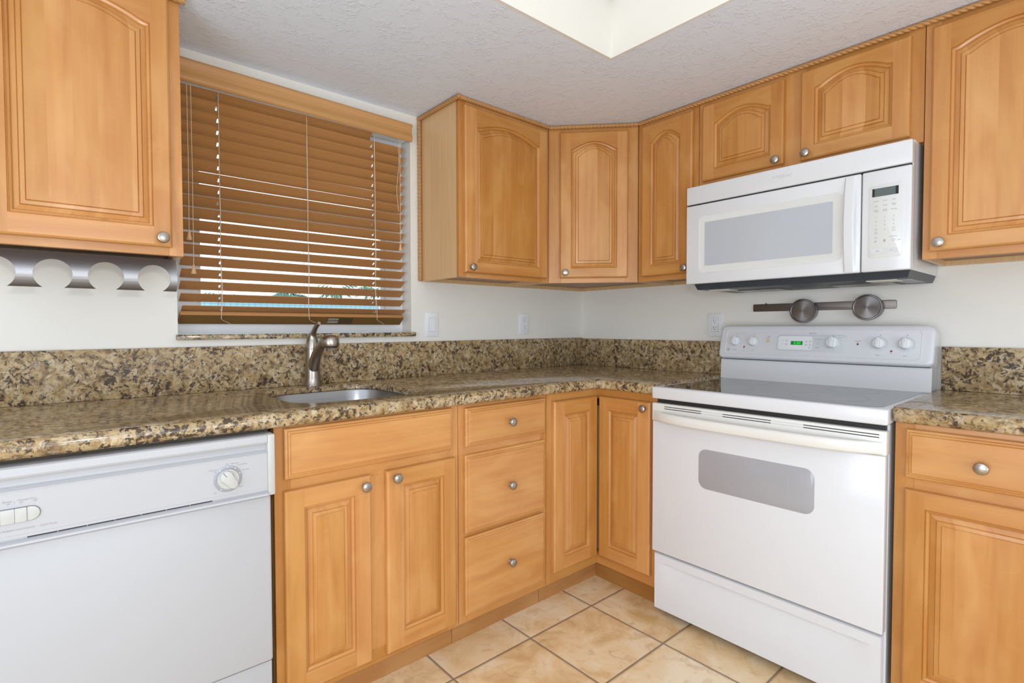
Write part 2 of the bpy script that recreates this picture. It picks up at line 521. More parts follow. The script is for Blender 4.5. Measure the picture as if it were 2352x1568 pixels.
def struct(name, b, mat, label=None):
    o = obj(name, b, mat)
    o['kind'] = 'structure'
    if label: o['label'] = label
    return o
def copy_tree(o, parent=None):
    c = o.copy()
    C.objects.link(c)
    if parent: c.parent = parent
    for ch in list(o.children): copy_tree(ch, c)
    return c
RB = -PI / 2            # facing of everything on the right-hand wall
ZC = 2.134              # ceiling height
CT = 0.927              # counter top

# ------------------------------------------------------------------ the setting
XL, YR = -4.4, -4.4     # far ends of the room
b = B(); b.box(XL, 0.12, YR, 0.12, -0.08, 0.0); struct('floor', b, 'tile')
b = B()
WX0, WX1, WZ0, WZ1 = -2.152, -1.208, 1.115, 2.06
b.box(XL, WX0, 0, 0.13, 0, ZC); b.box(WX1, 0.13, 0, 0.13, 0, ZC)
b.box(WX0, WX1, 0, 0.13, 0, WZ0); b.box(WX0, WX1, 0, 0.13, WZ1, ZC)
struct('wall_left', b, 'wall', 'cream painted wall with the window over the sink')
b = B(); b.box(0, 0.13, YR, 0, 0, ZC); struct('wall_right', b, 'wall', 'cream painted wall behind the range')
b = B(); b.box(XL, -3.5, YR - 0.1, YR, 0, ZC); b.box(-1.1, 0.13, YR - 0.1, YR, 0, ZC); b.box(-3.5, -1.1, YR - 0.1, YR, 2.05, ZC); b.box(-3.5, -1.1, YR - 0.1, YR, 0, 0.12); struct('wall_rear', b, 'wall')
b = B(); b.box(XL - 0.1, XL, YR, -3.6, 0, ZC); b.box(XL - 0.1, XL, -1.4, 0.13, 0, ZC); b.box(XL - 0.1, XL, -3.6, -1.4, 2.05, ZC); b.box(XL - 0.1, XL, -3.6, -1.4, 0, 0.12); struct('wall_side', b, 'wall')
# dropped ceiling with the recessed light well
LX0, LX1, LY0, LY1, LZ = -2.52, -0.902, -2.42, -0.900, 2.36
b = B()
w = 0.0125
b.box(XL, LX0 - w, YR, 0.13, ZC, ZC + 0.03); b.box(LX1 + w, 0.13, YR, 0.13, ZC, ZC + 0.03)
b.box(LX0 - w, LX1 + w, YR, LY0 - w, ZC, ZC + 0.03); b.box(LX0 - w, LX1 + w, LY1 + w, 0.13, ZC, ZC + 0.03)
struct('ceiling', b, 'ceiling', 'pale grey knockdown textured ceiling')
b = B()
e = 0.0006
b.box(LX0 - 0.012, LX0, LY0 - 0.012, LY1 + 0.012, ZC, LZ + 0.03); b.box(LX1, LX1 + 0.012, LY0 - 0.012, LY1 + 0.012, ZC, LZ + 0.03)
b.box(LX0, LX1, LY0 - 0.012, LY0, ZC, LZ + 0.03); b.box(LX0, LX1, LY1, LY1 + 0.012, ZC, LZ + 0.03)
b.box(LX0, LX1, LY0, LY1, LZ + 0.03, LZ + 0.04)
struct('ceiling_well', b, 'wall', 'cream sides of the recess in the ceiling')
t = thing('ceiling_light', 'pale blue lit light panel at the top of the ceiling recess', 'light', ((LX0 + LX1) / 2, (LY0 + LY1) / 2, LZ))
b = B(); b.box(-0.775, 0.775, -0.725, 0.725, 0, 0.01); obj('diffuser', b, 'diffuser', t)
b = B()
for (a0, a1, c0, c1) in ((-0.80, -0.776, -0.75, 0.75), (0.776, 0.80, -0.75, 0.75), (-0.776, 0.776, -0.75, -0.726), (-0.776, 0.776, 0.726, 0.75)):
    b.box(a0, a1, c0, c1, -0.012, 0.028)
obj('frame', b, 'vinyl', t)

# window 1: vinyl frame and glass
t = thing('window_1', 'white framed window over the sink behind the wooden blind', 'window', ((WX0 + WX1) / 2, 0.1, 1.135))
t['kind'] = 'structure'
b = B()
wx = (WX1 - WX0) / 2 - 0.0005
zb, zt = 0.0005, WZ1 - 1.135 - 0.0005
gl, gr = -2.075 + 1.68, -1.297 + 1.68
b.box(-wx, gl, -0.02, 0.028, zb, zt); b.box(gr, wx, -0.02, 0.028, zb, zt)
b.box(gl + 0.015, gr - 0.015, -0.006, 0.024, 0.455, 0.525); b.box(1.68 - 1.345, gr - 0.015, -0.006, 0.024, 0.5255, zt - 0.0615); b.box(gl, gr, -0.02, 0.028, zb, 0.104); b.box(gl, gr, -0.02, 0.028, zt - 0.06, zt)
obj('window_frame', b, 'vinyl', t)
b = B()
b.box(gl + 0.0005, gl + 0.014, -0.008, 0.02, 0.105, zt - 0.061); b.box(gr - 0.014, gr - 0.0005, -0.008, 0.02, 0.105, zt - 0.061)
obj('glazing_bead', b, 'vinyl', t)
b = B(); b.box(gl + 0.015, gr - 0.015, 0.004, 0.008, 0.105, 0.4545); obj('pane', b, 'glass', t)
b = B(); b.box(gl + 0.015, 1.68 - 1.3455, 0.004, 0.008, 0.5255, zt - 0.0615); obj('pane', b, 'glass', t)
b = B(); b.box(-2.158, -1.196, -0.024, 0.078, 1.1155, 1.1345, bev=0.003)
tag(obj('window_sill', b, 'granite'), 'narrow granite ledge under the window blind', 'window sill')

# outdoors
b = B(); b.box(-24, 18, -24, 30, -0.5, -0.4); struct('ground_outside', b, 'ground')
b = B(); b.box(-6, 9, 6.0, 6.04, -0.4, 1.595)
tag(obj('screen_fence', b, 'screen'), 'pale blue mesh screen seen outside through the lowest gap of the blind', 'fence')
def tree(x, y, h, r, label):
    t = thing('shrub', label, 'shrub', (x, y, -0.4), 0, 'shrubs outside the window')
    b = B(); b.tube([(0, 0, 0), (0.02, 0.02, h * 0.6), (0, 0, h)], [0.06, 0.045, 0.02], 8); obj('trunk', b, 'bark', t)
    b = B()
    for i in range(16):
        a = 2 * PI * i / 16 + random.uniform(-0.2, 0.2)
        el = random.uniform(0.1, 1.1)
        ln = r * random.uniform(0.7, 1.1)
        pts = []
        for k in range(7):
            q = k / 6
            d = ln * q * math.cos(el * (1 - 0.5 * q))
            pts.append(Vector((d * math.cos(a), d * math.sin(a), h + ln * math.sin(el) * q - ln * 0.55 * q * q)))
        sd = Vector((-math.sin(a), math.cos(a), 0))
        for k in range(6):
            w = r * 0.22 * math.sin(PI * (k + 0.8) / 7)
            p, q = pts[k], pts[k + 1]
            b.poly([p - sd * 0.01, p + sd * 0.01, q + sd * w - Vector((0, 0, w * 0.5)), q + sd * w * 0.8 - Vector((0, 0, w))])
            b.poly([p - sd * 0.01, p + sd * 0.01, q - sd * w - Vector((0, 0, w * 0.5)), q - sd * w * 0.8 - Vector((0, 0, w))])
    obj('fronds', b, 'leaf', t)
tree(0.05, 9.4, 2.14, 0.5, 'leafy shrub outside, leftmost of the shrubs seen through the blind')
tree(1.25, 9, 2.22, 0.5, 'leafy shrub outside, second from the left of the shrubs seen through the blind')
tree(2.3, 9, 2.36, 0.45, 'leafy shrub outside, third from the left of the shrubs seen through the blind')
tree(3.35, 9.3, 2.40, 0.45, 'leafy shrub outside, rightmost of the shrubs seen through the blind')

# ------------------------------------------------------------------ cabinet parts
def knob(parent, x, z, y):
    b = B()
    b.lathe([(0.0085, 0.0), (0.008, 0.003), (0.006, 0.007), (0.0065, 0.012), (0.012, 0.0155), (0.0155, 0.0185), (0.0160, 0.0215), (0.0145, 0.0245), (0.010, 0.0268), (0.004, 0.0278)], (x, y, z), '-y', 24)
    return obj('knob', b, 'nickel', parent)
def hshape(t):
    u = min(t, 1 - t)
    if u < 0.09: return 0.20 * (u / 0.09) ** 2
    return 0.20 + 0.80 * math.sin(PI / 2 * (u - 0.09) / 0.41) ** 0.9
TH = 0.020
def door(parent, x0, x1, z0, z1, yb, arch=False, kn=None, sl=0.054, sr=0.054, rb=0.046, rt=None, name='door', rise=0.036):
    rt = rt if rt is not None else (0.084 if arch else 0.049)
    ox0, ox1, oz0, oz1 = x0 + sl, x1 - sr, z0 + rb, z1 - rt
    rs = rise if arch else 0.0
    n = 25 if arch else 3
    yf = yb - TH
    def loop(d, dep):
        pts = [(ox0 + d, yf + dep, oz0 + d), (ox1 - d, yf + dep, oz0 + d)]
        for i in range(n):
            tt = 1 - i / (n - 1)
            pts.append((ox0 + d + (ox1 - ox0 - 2 * d) * tt, yf + dep, oz1 - d + rs * hshape(tt)))
        return pts
    b = B()
    i1, c1 = 0.006, 0.006
    # outer edge: back, sides, eased edge
    R0 = [(x0, yb, z0), (x1, yb, z0), (x1, yb, z1), (x0, yb, z1)]
    R1 = [(x0, yf + c1, z0), (x1, yf + c1, z0), (x1, yf + c1, z1), (x0, yf + c1, z1)]
    k = 0.003
    R2_ = [(x0 + 0.0015, yf + k, z0 + 0.0015), (x1 - 0.0015, yf + k, z0 + 0.0015), (x1 - 0.0015, yf + k, z1 - 0.0015), (x0 + 0.0015, yf + k, z1 - 0.0015)]
    R3 = [(x0 + i1, yf, z0 + i1), (x1 - i1, yf, z0 + i1), (x1 - i1, yf, z1 - i1), (x0 + i1, yf, z1 - i1)]
    offs = [b.nextboard() for _ in range(4)]     # bottom, right, top, left
    fs = b.rings([R0, R1, R2_, R3], True, (True, False))
    for i, f in enumerate(fs[:-1]):
        q = i % 4
        b.grain([f], 'x' if q in (0, 2) else 'z', offs[q])
    b.grain([fs[-1]], 'z', offs[0])
    # stiles and rails
    b.poly([(x0 + i1, yf, z0 + i1), (ox0, yf, z0 + i1), (ox0, yf, z1 - i1), (x0 + i1, yf, z1 - i1)], 'z', offs[3])
    b.poly([(ox1, yf, z0 + i1), (x1 - i1, yf, z0 + i1), (x1 - i1, yf, z1 - i1), (ox1, yf, z1 - i1)], 'z', offs[1])
    b.poly([(ox0, yf, z0 + i1), (ox1, yf, z0 + i1), (ox1, yf, oz0), (ox0, yf, oz0)], 'x', offs[0])
    l0 = loop(0, 0)
    for i in range(2, n + 1):
        p, q = l0[i], l0[i + 1]
        b.poly([p, (p[0], yf, z1 - i1), (q[0], yf, z1 - i1), q], 'x', offs[2])
    # sticking around the opening
    st = [loop(0, 0), loop(0.0009, 0.0026), loop(0.0028, 0.0010), loop(0.004, 0.0040), loop(0.009, 0.0065), loop(0.011, 0.0105)]
    fs = b.rings(st, True, (False, False))
    m_ = n + 2
    for i, f in enumerate(fs):
        q = i % m_
        if q == 0: b.grain([f], 'x', offs[0])
        elif q == 1: b.grain([f], 'z', offs[1])
        elif q == m_ - 1: b.grain([f], 'z', offs[3])
        else: b.grain([f], 'x', offs[2])
    d = obj(name, b, 'wood', parent, ang=25)
    # raised panel
    b = B()
    pr = [loop(0.0112, 0.0108), loop(0.013, 0.0100), loop(0.0225, 0.0060), loop(0.0236, 0.0074), loop(0.0252, 0.0034), loop(0.0280, 0.0030), loop(0.0340, 0.0020), loop(0.0352, 0.0038), loop(0.0370, 0.0)]
    if not arch: pr = [loop(0.0112, 0.0108), loop(0.013, 0.0100), loop(0.0235, 0.0060), loop(0.0243, 0.0066), loop(0.0262, 0.0032), loop(0.0350, 0.0016), loop(0.0358, 0.0022), loop(0.0375, 0.0)]
    off = b.nextboard()
    fs = b.rings(pr, True, (False, True))
    b.grain(fs, 'z', off)
    obj('panel', b, 'wood_panel', d, ang=18)
    if kn: knob(d, kn[0], kn[1], yf)
    return d
def drawer_front(parent, x0, x1, z0, z1, yb, kn=None, name='drawer', g='x'):
    yf = yb - TH
    def loop(d, dep): return [(x0 + d, yf + dep, z0 + d), (x1 - d, yf + dep, z0 + d), (x1 - d, yf + dep, z1 - d), (x0 + d, yf + dep, z1 - d)]
    b = B()
    R0 = [(x0, yb, z0), (x1, yb, z0), (x1, yb, z1), (x0, yb, z1)]
    fs = b.rings([R0, loop(0, 0.010), loop(0.002, 0.0075), loop(0.007, 0.006), loop(0.0082, 0.0066), loop(0.0096, 0.0032), loop(0.0130, 0.0022), loop(0.0142, 0.0030), loop(0.0162, 0.0)], True)
    b.grain(fs, g)
    d = obj(name, b, 'wood', parent, ang=18)
    if kn: knob(d, kn[0], kn[1], yf)
    return d
def face_frame(parent, boards, D, t=0.019):
    b = B()
    for (x0, x1, z0, z1, g) in boards:
        b.box(x0, x1, -D, -D + t, z0, z1, g, bev=0.0008, seg=1)
    return obj('face_frame', b, 'wood', parent)
def carcass(parent, x0, x1, D, z0, z1, rec=0.018, t=0.012, toe=None, mat='side'):
    b = B()
    yb, yf = -0.002, -D + 0.0195
    b.box(x0, x0 + t, yf, yb, z0, z1); b.box(x1 - t, x1, yf, yb, z0, z1)
    b.box(x0 + t, x1 - t, yf, yb, z1 - t, z1)
    b.box(x0 + t, x1 - t, yb - 0.006, yb, z0, z1 - t)
    o = obj('carcass', b, mat, parent)
    b = B(); b.box(x0 + t + 0.0003, x1 - t - 0.0003, yf + 0.0003, yb - 0.0063, z0 + rec, z0 + rec + t, 'x'); obj('bottom_panel', b, 'wood_shaded', parent)
    return o
UG = 'upper wall cabinets'
BG = 'base cabinets'
UZ0, UZ1 = 1.372, ZC - 0.002
UD = 0.305
def upper(label, loc, rz, W, doors, boards=None, z0=UZ0):
    t = thing('wall_cabinet', label, 'cabinet', loc, rz, UG)
    carcass(t, 0.0006, W - 0.0006, UD, z0, UZ1)
    fr = boards or [(0.0006, 0.038, z0, UZ1, 'z'), (W - 0.038, W - 0.0006, z0, UZ1, 'z'), (0.038, W - 0.038, z0, z0 + 0.038, 'x'), (0.038, W - 0.038, UZ1 - 0.05, UZ1, 'x')]
    face_frame(t, fr, UD)
    for a in doors: door(t, *a[0], -UD - 0.0004, True, **a[1])
    return t
DZ0, DZ1 = 1.395, 2.100
# left of the window
upper('large wooden wall cabinet with arched door at the left, above the metal rack', (-2.66, 0, 0), 0, 0.482,
      [((0.040, 0.451, DZ0, 2.110), dict(kn=(0.425, 1.419), sl=0.055, sr=0.046, rb=0.055))])
# between the window and the corner
upper('wooden wall cabinet with a wide arched door between the window and the corner', (-1.154, 0, 0), 0, 0.543,
      [((0.021, 0.518, 1.392, DZ1), dict(kn=(0.049, 1.414), sl=0.062, sr=0.052))])
# narrow one left of the microwave
upper('narrow wooden wall cabinet with arched door just left of the microwave', (0, -0.611, 0), RB, 0.306,
      [((0.029, 0.284, DZ0, DZ1), dict(kn=(0.257, 1.417), sl=0.046, sr=0.055))])
# over the microwave
W_ = 0.764
upper('short wooden cabinet with two arched doors above the microwave', (0, -0.918, 0), RB, W_,
      [((0.022, 0.348, 1.780, DZ1), dict(kn=(0.325, 1.796), sl=0.052, sr=0.046, rb=0.043)),
       ((0.406, 0.730, 1.775, DZ1), dict(kn=(0.429, 1.796), sl=0.046, sr=0.046, rb=0.046, rt=0.070))],
      [(0.0006, 0.038, 1.752, UZ1, 'z'), (W_ - 0.046, W_ - 0.0006, 1.752, UZ1, 'z'), (0.335, 0.42, 1.752, UZ1, 'z'),
       (0.038, 0.335, 1.752, 1.795, 'x'), (0.42, W_ - 0.046, 1.752, 1.795, 'x'), (0.038, 0.335, UZ1 - 0.05, UZ1, 'x'), (0.42, W_ - 0.046, UZ1 - 0.05, UZ1, 'x')], z0=1.752)
# right of the microwave
upper('wooden wall cabinet with arched door at the right of the microwave', (0, -1.6825, 0), RB, 0.407,
      [((0.019, 0.388, DZ0, DZ1), dict(kn=(0.046, 1.420), sl=0.045, sr=0.045))])
# diagonal corner cabinet
t = thing('wall_cabinet', 'wooden wall cabinet with arched door set diagonally across the corner', 'cabinet', (-0.610, -0.305, 0), -PI / 4, UG)
b = B()
inv = (Matrix.Translation((-0.610, -0.305, 0)) @ Matrix.Rotation(-PI / 4, 4, 'Z')).inverted()
dg = 0.305 * math.sqrt(2)
def pent(ins, z):
    q = 0.0012 + ins
    w = [(-q, -q), (-0.6095 + ins, -q), (-0.6095 + ins, -0.305 + 0.004 + ins * 0.4), (-0.305 + 0.004 + ins * 0.4, -0.6095 + ins), (-q, -0.6095 + ins)]
    r = []
    for x, y in w:
        p = inv @ Vector((x, y, z))
        p.y = max(p.y, 0.0195) if abs(p.y) < 0.03 else p.y
        r.append(p)
    return r
def prism5(b, za, zb_, ins): b.rings([pent(ins, za), pent(ins, zb_)], True)
# shell walls with an inset bottom
out0, out1, in0, in1 = pent(0, UZ0), pent(0, UZ1), pent(0.012, UZ0), pent(0.012, UZ0 + 0.018)
b.rings([in1, in0, out0, out1], True, (False, True))
obj('carcass', b, 'side', t)
b = B(); b.rings([pent(0.0125, UZ0 + 0.0175), pent(0.0125, UZ0 + 0.028)]); b.grain(b.bm.faces, 'x'); obj('bottom_panel', b, 'wood_shaded', t)
b = B()
for (x0, x1, z0, z1, g) in [(0.0010, 0.062, UZ0, UZ1, 'z'), (0.372, dg - 0.0010, UZ0, UZ1, 'z'), (0.062, 0.372, UZ0, UZ0 + 0.03, 'x'), (0.062, 0.372, UZ1 - 0.045, UZ1, 'x')]:
    b.box(x0, x1, 0.0002, 0.019, z0, z1, g, bev=0.0008, seg=1)
obj('face_frame', b, 'wood', t)
door(t, 0.056, 0.380, DZ0, 2.098, -0.0002, True, kn=(0.081, 1.420), sl=0.052, sr=0.052)

# ------------------------------------------------------------------ rope mouldings
def rope(pts, label, r=0.0095, pitch=0.052, close_lap=True):
    b = B()
    P = [Vector(p) for p in pts]
    tot = (P[1] - P[0]).length
    t = (P[1] - P[0]).normalized()
    up = Vector((0, 0, 1)) if abs(t.z) < 0.9 else Vector((1, 0, 0))
    a = t.cross(up).normalized(); c = t.cross(a)
    nr = max(2, int(tot / 0.0022)); n = 24
    rs = []
    for i in range(nr + 1):
        s_ = tot * i / nr
        tw = 2 * PI * s_ / pitch
        ring = []
        for k in range(n):
            ph = 2 * PI * k / n
            rr = r * (0.62 + 0.40 * abs(math.cos(1.5 * (ph - tw))) ** 0.75)
            ring.append(P[0] + t * s_ + rr * (math.cos(ph) * a + math.sin(ph) * c))
        rs.append(ring)
    b.rings(rs)
    return tag(obj('rope_moulding', b, 'rope', ang=80), label, 'moulding', 'twisted rope mouldings along the cabinet tops')
RZ = ZC - 0.0100
rope([(-1.1650, -0.004, RZ), (-1.1650, -0.327, RZ)], 'rope moulding along the top of the cabinet side next to the window')
rope([(-1.160, -0.3155, RZ), (-0.6200, -0.3155, RZ)], 'rope moulding above the wide arched door next to the window')
rope([(-0.6145, -0.3150, RZ), (-0.3150, -0.6145, RZ)], 'rope moulding above the diagonal corner cabinet')
rope([(-0.3155, -0.620, RZ), (-0.3155, -2.089, RZ)], 'long rope moulding above the cabinets over the range and microwave')
rope([(-1.1645, -0.0115, 1.374), (-1.1645, -0.0115, RZ - 0.011)], 'vertical rope moulding where the cabinet side meets the window wall')
rope([(-2.655, -0.3155, RZ), (-2.165, -0.3155, RZ)], 'rope moulding at the top of the cabinet left of the window')

# ------------------------------------------------------------------ base cabinets
BD = 0.610
BZ0, BZ1 = 0.088, 0.8835
def toe(parent, x0, x1, y, depth=0.016):
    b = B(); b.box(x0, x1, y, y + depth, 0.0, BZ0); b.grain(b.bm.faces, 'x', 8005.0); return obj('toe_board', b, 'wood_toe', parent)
def base(label, loc, rz, W, boards, extra=0.0):
    t = thing('base_cabinet', label, 'cabinet', loc, rz, BG)
    b = B()
    yb, yf, q = -0.002, -BD + 0.0195, 0.014
    b.box(0.0006, q, yf, yb, BZ0, BZ1 - extra); b.box(W - q, W - 0.0006, yf, yb, BZ0, BZ1 - extra)
    b.box(q, W - q, yf, yb, BZ0, BZ0 + q); b.box(q, W - q, yb - 0.006, yb, BZ0 + q, BZ1 - extra)
    obj('carcass', b, 'side', t)
    face_frame(t, boards, BD)
    toe(t, 0.0006, W - 0.0006, -0.566)
    return t
# sink cabinet
SX0, SW = -2.019, 0.632
def sx(x): return x - SX0
t = base('wooden sink cabinet with a false front and two doors right of the dishwasher', (SX0, 0, 0), 0, SW,
         [(0.0006, 0.045, BZ0, BZ1, 'z'), (SW - 0.045, SW - 0.0006, BZ0, BZ1, 'z'), (0.045, SW - 0.045, BZ0, 0.135, 'x'), (0.045, SW - 0.045, 0.690, 0.750, 'x'),
          (0.045, SW - 0.045, 0.86, BZ1, 'x'), (sx(-1.755), sx(-1.665), 0.135, 0.690, 'z')])
drawer_front(t, sx(-1.993), sx(-1.418), 0.732, 0.876, -BD - 0.0004, None, 'false_front')
door(t, sx(-1.996), sx(-1.733), 0.112, 0.700, -BD - 0.0004, False, kn=(sx(-1.758), 0.672), rb=0.054, rt=0.052)
door(t, sx(-1.679), sx(-1.408), 0.110, 0.702, -BD - 0.0004, False, kn=(sx(-1.650), 0.678), sl=0.058, sr=0.052, rb=0.056, rt=0.052)
# drawer cabinet
DX0, DW = -1.386, 0.445
def dx(x): return x - DX0
t = base('wooden three-drawer cabinet between the sink cabinet and the corner cabinet', (DX0, 0, 0), 0, DW,
         [(0.0006, 0.040, BZ0, BZ1, 'z'), (DW - 0.034, DW - 0.0006, BZ0, BZ1, 'z'), (0.040, DW - 0.034, BZ0, 0.13, 'x'), (0.040, DW - 0.034, 0.39, 0.435, 'x'),
          (0.040, DW - 0.034, 0.685, 0.745, 'x'), (0.040, DW - 0.034, 0.85, BZ1, 'x')])
drawer_front(t, dx(-1.361), dx(-0.955), 0.729, 0.869, -BD - 0.0004, (dx(-1.156), 0.799))
drawer_front(t, dx(-1.364), dx(-0.960), 0.416, 0.700, -BD - 0.0004, (dx(-1.157), 0.558))
drawer_front(t, dx(-1.364), dx(-0.961), 0.118, 0.402, -BD - 0.0004, (dx(-1.158), 0.262))
# L-shaped corner cabinet: origin at the inner corner of the two faces
t = thing('base_cabinet', 'wooden corner base cabinet with two doors meeting at a right angle beside the range', 'cabinet', (-BD, -BD, 0), 0, BG)
b = B()
def ring_l(z, q=0.0):
    return [(-0.3295 + q, BD - 0.003), (-0.3295 + q, 0.0195), (0.0195, 0.0195), (0.0195, -0.305), (BD - 0.003, -0.305), (BD - 0.003, BD - 0.003)], z
pts, _ = ring_l(0)
b.rings([[(x, y, BZ0) for x, y in pts], [(x, y, 0.80) for x, y in pts]])
obj('carcass', b, 'side', t)
b = B()
b.box(-0.3295, -0.300, 0, 0.019, BZ0, BZ1, 'z'); b.box(-0.300, 0.019, 0.0, 0.019, 0.835, BZ1, 'x'); b.box(-0.300, 0.019, 0, 0.019, BZ0, 0.142, 'x')
b.box(0.0, 0.019, -0.305, -0.27, BZ0, BZ1, 'z'); b.box(0.0, 0.019, -0.27, -0.0002, 0.835, BZ1, 'y'); b.box(0.0, 0.019, -0.27, -0.0002, BZ0, 0.142, 'y')
obj('face_frame', b, 'wood', t)
b = B(); b.box(-0.3295, 0.042, 0.044, 0.060, 0, BZ0); b.grain(b.bm.faces, 'x', 8005.0); b.box(0.042, 0.060, -0.305, 0.044, 0, BZ0, 'y'); obj('toe_board', b, 'wood_toe', t)
door(t, -0.300, -0.0225, 0.134, 0.850, -0.0004, False, sl=0.060, sr=0.052, rb=0.054, rt=0.056)
d2 = door(t, 0.0215, 0.282, 0.134, 0.850, -0.0004, False, kn=(0.258, 0.823), sl=0.052, sr=0.056, rb=0.054, rt=0.056)
d2.rotation_euler = (0, 0, RB)
# right of the range
t = base('wooden base cabinet with one drawer and one door at the right of the range', (0, -1.688, 0), RB, 0.402,
         [(0.0006, 0.045, BZ0, BZ1, 'z'), (0.357, 0.4014, BZ0, BZ1, 'z'), (0.045, 0.357, BZ0, 0.13, 'x'), (0.045, 0.357, 0.675, 0.745, 'x'), (0.045, 0.357, 0.845, BZ1, 'x')])
drawer_front(t, 0.027, 0.360, 0.729, 0.867, -BD - 0.0004, (0.187, 0.791))
door(t, 0.027, 0.360, 0.112, 0.697, -BD - 0.0004, False, sl=0.046, sr=0.046, rb=0.055, rt=0.047, kn=(0.335, 0.665))

# ------------------------------------------------------------------ granite worktops
FE = 0.648
PROF = [(0.020, CT), (0.012, CT - 0.0012), (0.006, CT - 0.0045), (0.002, CT - 0.010), (0.0, CT - 0.018), (0.0005, CT - 0.026), (0.003, CT - 0.034), (0.008, CT - 0.040), (0.016, CT - 0.043)]
SINK = (-1.930, -1.472, -0.548, -0.112)      # opening in the worktop
def sink_loop(ins, z, n=8):
    x0, x1, y0, y1 = SINK
    return [(x, y, z) for x, y in rrect(x0 + ins, x1 - ins, y0 + ins, y1 - ins, [max(0.02, r - ins) for r in (0.12, 0.12, 0.12, 0.12)], n)]
YE = -0.9165
def front_path(d):
    pts = [(-3.05, -FE + d)]
    cx = -FE - 0.022
    r = 0.022 + d
    for i in range(7):
        a = PI / 2 - (PI / 2) * i / 6
        pts.append((cx + r * math.cos(a), cx + r * math.sin(a)))
    pts.append((-FE + d, YE))
    return pts
b = B()
bm = b.bm
rows = [[bm.verts.new((x, y, z)) for x, y in front_path(d)] for d, z in PROF]
for r0, r1 in zip(rows, rows[1:]):
    for i in range(len(r0) - 1): bm.faces.new((r0[i], r0[i + 1], r1[i + 1], r1[i]))
back_t = [bm.verts.new((x, y, CT)) for x, y in ((-0.001, YE), (-0.001, -0.001), (-3.05, -0.001))]
back_b = [bm.verts.new((x, y, CT - 0.043)) for x, y in ((-0.001, YE), (-0.001, -0.001), (-3.05, -0.001))]
lt = rows[0] + back_t; lb = rows[-1] + back_b
ht = [[bm.verts.new(p) for p in sink_loop(i_, z_)] for i_, z_ in ((0, CT), (0.002, CT - 0.001), (0.004, CT - 0.004), (0.004, CT - 0.020), (-0.022, CT - 0.0205), (-0.022, CT - 0.043))]
def edges_of(vs):
    es = []
    for i in range(len(vs)):
        a, c = vs[i], vs[(i + 1) % len(vs)]
        e_ = bm.edges.get((a, c)) or bm.edges.new((a, c))
        es.append(e_)
    return es
for r0, r1 in zip(ht, ht[1:]):
    for i in range(len(r0)):
        j = (i + 1) % len(r0)
        bm.faces.new((r0[i], r0[j], r1[j], r1[i]))
bmesh.ops.triangle_fill(bm, edges=edges_of(lt) + edges_of(ht[0]), use_beauty=True, normal=(0, 0, 1))
bmesh.ops.triangle_fill(bm, edges=edges_of(lb) + edges_of(ht[-1]), use_beauty=True, normal=(0, 0, -1))
for i in range(2): bm.faces.new((back_t[i], back_t[i + 1], back_b[i + 1], back_b[i]))
bm.faces.new([r[-1] for r in rows] + [back_b[0], back_t[0]])
bm.faces.new([r[0] for r in rows] + [back_b[2], back_t[2]])
tag(obj('worktop', b, 'granite', ang=40), 'L-shaped granite worktop with the sink cut into it, left of the range', 'worktop')
b = B()
YS = -1.6855
rs = []
ends = [(0.012, YS), ]
def pr_at(y, push=0.0): return [(-FE + d + push, y, z) for d, z in PROF] + [(-0.001, y, CT - 0.043), (-0.001, y, CT)]
ringsR = []
for k in range(5):
    a = PI / 2 * k / 4
    q = 0.018
    ringsR.append(pr_at(YS - q * (1 - math.cos(PI / 2 - a)) if False else YS - q * (1 - math.sin(a)) * 0 - q * (a / (PI / 2)), q * (1 - math.sin(a))))
ringsR.append(pr_at(-2.115))
b.rings(ringsR)
tag(obj('worktop', b, 'granite', ang=40), 'short granite worktop at the right of the range', 'worktop')
b = B(); b.box(-3.05, -0.0215, -0.021, -0.001, CT + 0.0005, 1.090, bev=0.0015)
tag(obj('backsplash', b, 'granite_wall'), 'long granite backsplash on the wall under the window', 'backsplash', 'granite backsplashes')
b = B(); b.box(-0.021, -0.001, -0.930, -0.0015, CT + 0.0005, 1.085, bev=0.0015)
tag(obj('backsplash', b, 'granite_wall'), 'short granite backsplash between the corner and the range', 'backsplash', 'granite backsplashes')
b = B(); b.box(-0.021, -0.001, -2.115, -1.690, CT + 0.0005, 1.082, bev=0.0015)
tag(obj('backsplash', b, 'granite_wall'), 'granite backsplash at the right of the range', 'backsplash', 'granite backsplashes')

# ------------------------------------------------------------------ sink and faucet
t = thing('sink', 'undermount stainless steel sink set into the granite worktop', 'sink', (-1.70, -0.33, 0.70))
b = B()
zt_ = CT - 0.0212
ol = lambda ins, z: [(x + 1.70, y + 0.33, z - 0.70) for x, y, z in sink_loop(ins, z)]
fs = b.rings([ol(-0.018, zt_ - 0.002), ol(-0.018, zt_), ol(0.0, zt_), ol(0.002, zt_ - 0.004), ol(0.006, zt_ - 0.10), ol(0.012, zt_ - 0.150), ol(0.03, zt_ - 0.170), ol(0.06, zt_ - 0.175)], True, (False, True))
obj('bowl', b, 'sink', t, ang=50)
b = B(); b.lathe([(0.045, 0), (0.045, 0.003), (0.038, 0.004), (0.034, 0.001)], (0, 0, zt_ - 0.1748 - 0.70), 'z', 24); obj('drain', b, 'steel', t)

FX, FY = -1.700, -0.064
t = thing('faucet', 'brushed nickel single-lever faucet standing behind the sink', 'faucet', (FX, FY, CT))
b = B()
b.lathe([(0.0315, 0.0), (0.0315, 0.003), (0.0295, 0.006), (0.0285, 0.03), (0.0275, 0.07), (0.0265, 0.11), (0.0255, 0.145)], (0, 0, 0.0005), 'z', 32)
obj('body', b, 'faucet', t)
b = B()
